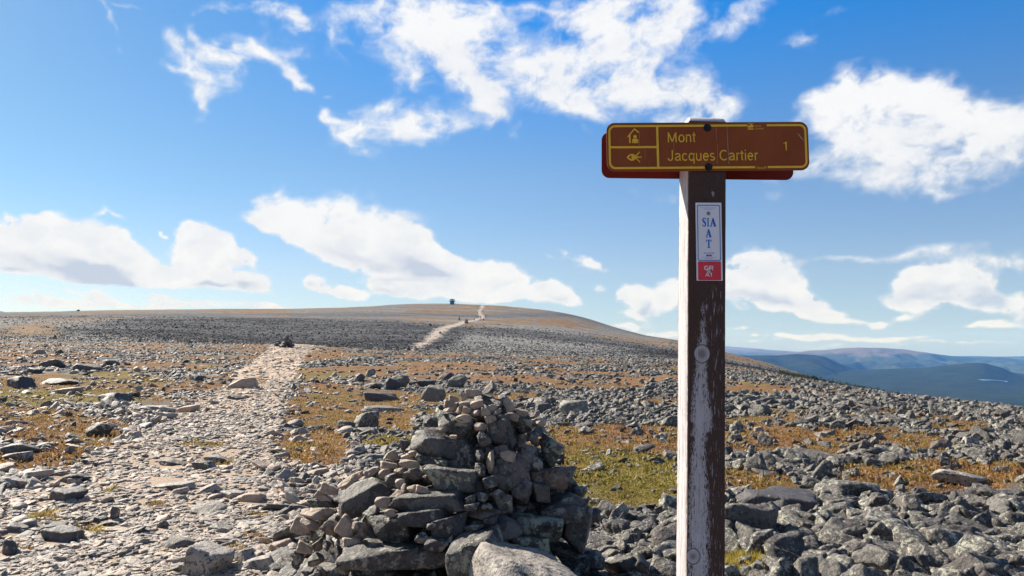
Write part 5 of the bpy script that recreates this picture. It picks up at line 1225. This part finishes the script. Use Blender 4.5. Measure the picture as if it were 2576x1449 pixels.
alpha_ = sstep(0, 1, dens/wid+.12)*sstep(.03, .12, Fd)
thin = sstep(0, .5, Fd)
# light comes from the upper left: how much cloud lies between a point and the sun
T_ = np.clip(dens, 0, .6); sh_ = np.zeros_like(T_); da, de = (A1[1, 0]-A1[0, 0]), (E1[0, 1]-E1[0, 0])
for st_ in (.5, 1., 1.6, 2.4, 3.4, 4.5):
    di, dj = int(round(-.35*st_/k_/da)), int(round(.9*st_/k_/de)); sh_ += np.roll(np.roll(T_, -di, 0), -dj, 1)
sh_ = np.clip(sh_/(6*.42)+.5*soft*lowm+.25*bil*lowm-.1, 0, 1)
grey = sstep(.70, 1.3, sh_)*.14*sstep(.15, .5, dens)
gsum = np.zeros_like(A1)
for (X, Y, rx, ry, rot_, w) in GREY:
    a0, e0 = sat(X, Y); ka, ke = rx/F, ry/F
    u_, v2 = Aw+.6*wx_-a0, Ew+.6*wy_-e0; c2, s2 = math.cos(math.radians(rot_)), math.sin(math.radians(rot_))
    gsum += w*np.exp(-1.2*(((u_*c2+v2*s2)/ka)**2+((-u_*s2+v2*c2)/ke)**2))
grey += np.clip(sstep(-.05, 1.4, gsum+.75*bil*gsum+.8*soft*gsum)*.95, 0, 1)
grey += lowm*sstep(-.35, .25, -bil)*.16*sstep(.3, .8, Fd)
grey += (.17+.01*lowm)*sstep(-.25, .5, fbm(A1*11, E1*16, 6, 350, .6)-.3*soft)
RS = 90000.
sv_ = np.stack([RS*np.cos(E1)*np.sin(A1), RS*np.cos(E1)*np.cos(A1), RS*np.sin(E1)], -1).reshape(-1, 3)
mt, nt, b = NT('cloud_layer'); g = G(nt); nt.nodes.remove(b)
em = nt.nodes.new('ShaderNodeEmission'); trn = nt.nodes.new('ShaderNodeBsdfTransparent'); mx_ = nt.nodes.new('ShaderNodeMixShader')
dv = g.vmath('NORMALIZE', g.n('ShaderNodeNewGeometry').outputs['Position']); nf = g.noise(dv, 95, 4, .6)
al = g.math('ADD', g.attr('cover'), g.math('MULTIPLY', g.math('MULTIPLY', g.math('SUBTRACT', nf, .5), .9), g.math('MULTIPLY', g.attr('cover'), g.math('SUBTRACT', 1., g.attr('cover'))), ), clamp=True)
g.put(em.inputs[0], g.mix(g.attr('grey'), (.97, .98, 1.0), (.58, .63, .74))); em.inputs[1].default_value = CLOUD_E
g.put(mx_.inputs[0], al); nt.links.new(trn.outputs[0], mx_.inputs[1]); nt.links.new(em.outputs[0], mx_.inputs[2]); nt.links.new(mx_.outputs[0], nt.nodes['Material Output'].inputs[0])
fs = grid_faces(NA, NE); cov = alpha_.ravel().astype(np.float32)*.985; keepf = (cov[fs].max(1) > .004)
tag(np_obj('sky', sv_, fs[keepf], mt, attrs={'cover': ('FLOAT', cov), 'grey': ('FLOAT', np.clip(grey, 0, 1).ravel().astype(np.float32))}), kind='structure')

# ------------------------------------------------------------------ sun, air, camera
sl = bpy.data.lights.new('sun', 'SUN'); sl.energy = 5.0; sl.angle = math.radians(.53); sl.color = (1, .93, .82); so = link(bpy.data.objects.new('sun', sl))
sd = Vector((math.sin(SUN_AZ)*math.cos(SUN_EL), math.cos(SUN_AZ)*math.cos(SUN_EL), math.sin(SUN_EL))); so.rotation_euler = sd.to_track_quat('Z', 'Y').to_euler(); so.location = sd*200
bm = bmesh.new(); bmesh.ops.create_cube(bm, size=1)
for v in bm.verts: v.co = Vector((v.co.x*90000, 20000+v.co.y*60000, -560 if v.co.z < 0 else 1000))
hz = bm_obj('haze', bm); hm = bpy.data.materials.new('air'); hm.use_nodes = True; hm.node_tree.nodes.clear()
ho = hm.node_tree.nodes.new('ShaderNodeOutputMaterial'); pv = hm.node_tree.nodes.new('ShaderNodeVolumePrincipled'); hm.node_tree.links.new(pv.outputs[0], ho.inputs['Volume'])
pv.inputs['Absorption Color'].default_value = (1, 1, 1, 1); pv.inputs['Color'].default_value = (.11, .34, 1, 1); pv.inputs['Density'].default_value = 3.8e-5; pv.inputs['Anisotropy'].default_value = .0
hz.data.materials.append(hm); tag(hz, kind='stuff')
HAZE = True
if not HAZE: bpy.data.objects.remove(hz)
cam = bpy.data.cameras.new('camera'); cam.lens = 28; cam.sensor_width = 36; cam.clip_start = .05; cam.clip_end = 200000
co = link(bpy.data.objects.new('camera', cam)); co.location = (0, 0, CAMZ); co.rotation_euler = (math.pi/2+TILT, 0, 0)
sc = bpy.context.scene; sc.camera = co
sc.view_settings.view_transform = 'Standard'; sc.view_settings.look = 'None'; sc.view_settings.gamma = 1; sc.view_settings.exposure = 0.98
sc.cycles.max_bounces = 6; sc.cycles.diffuse_bounces = 3; sc.cycles.volume_bounces = 0
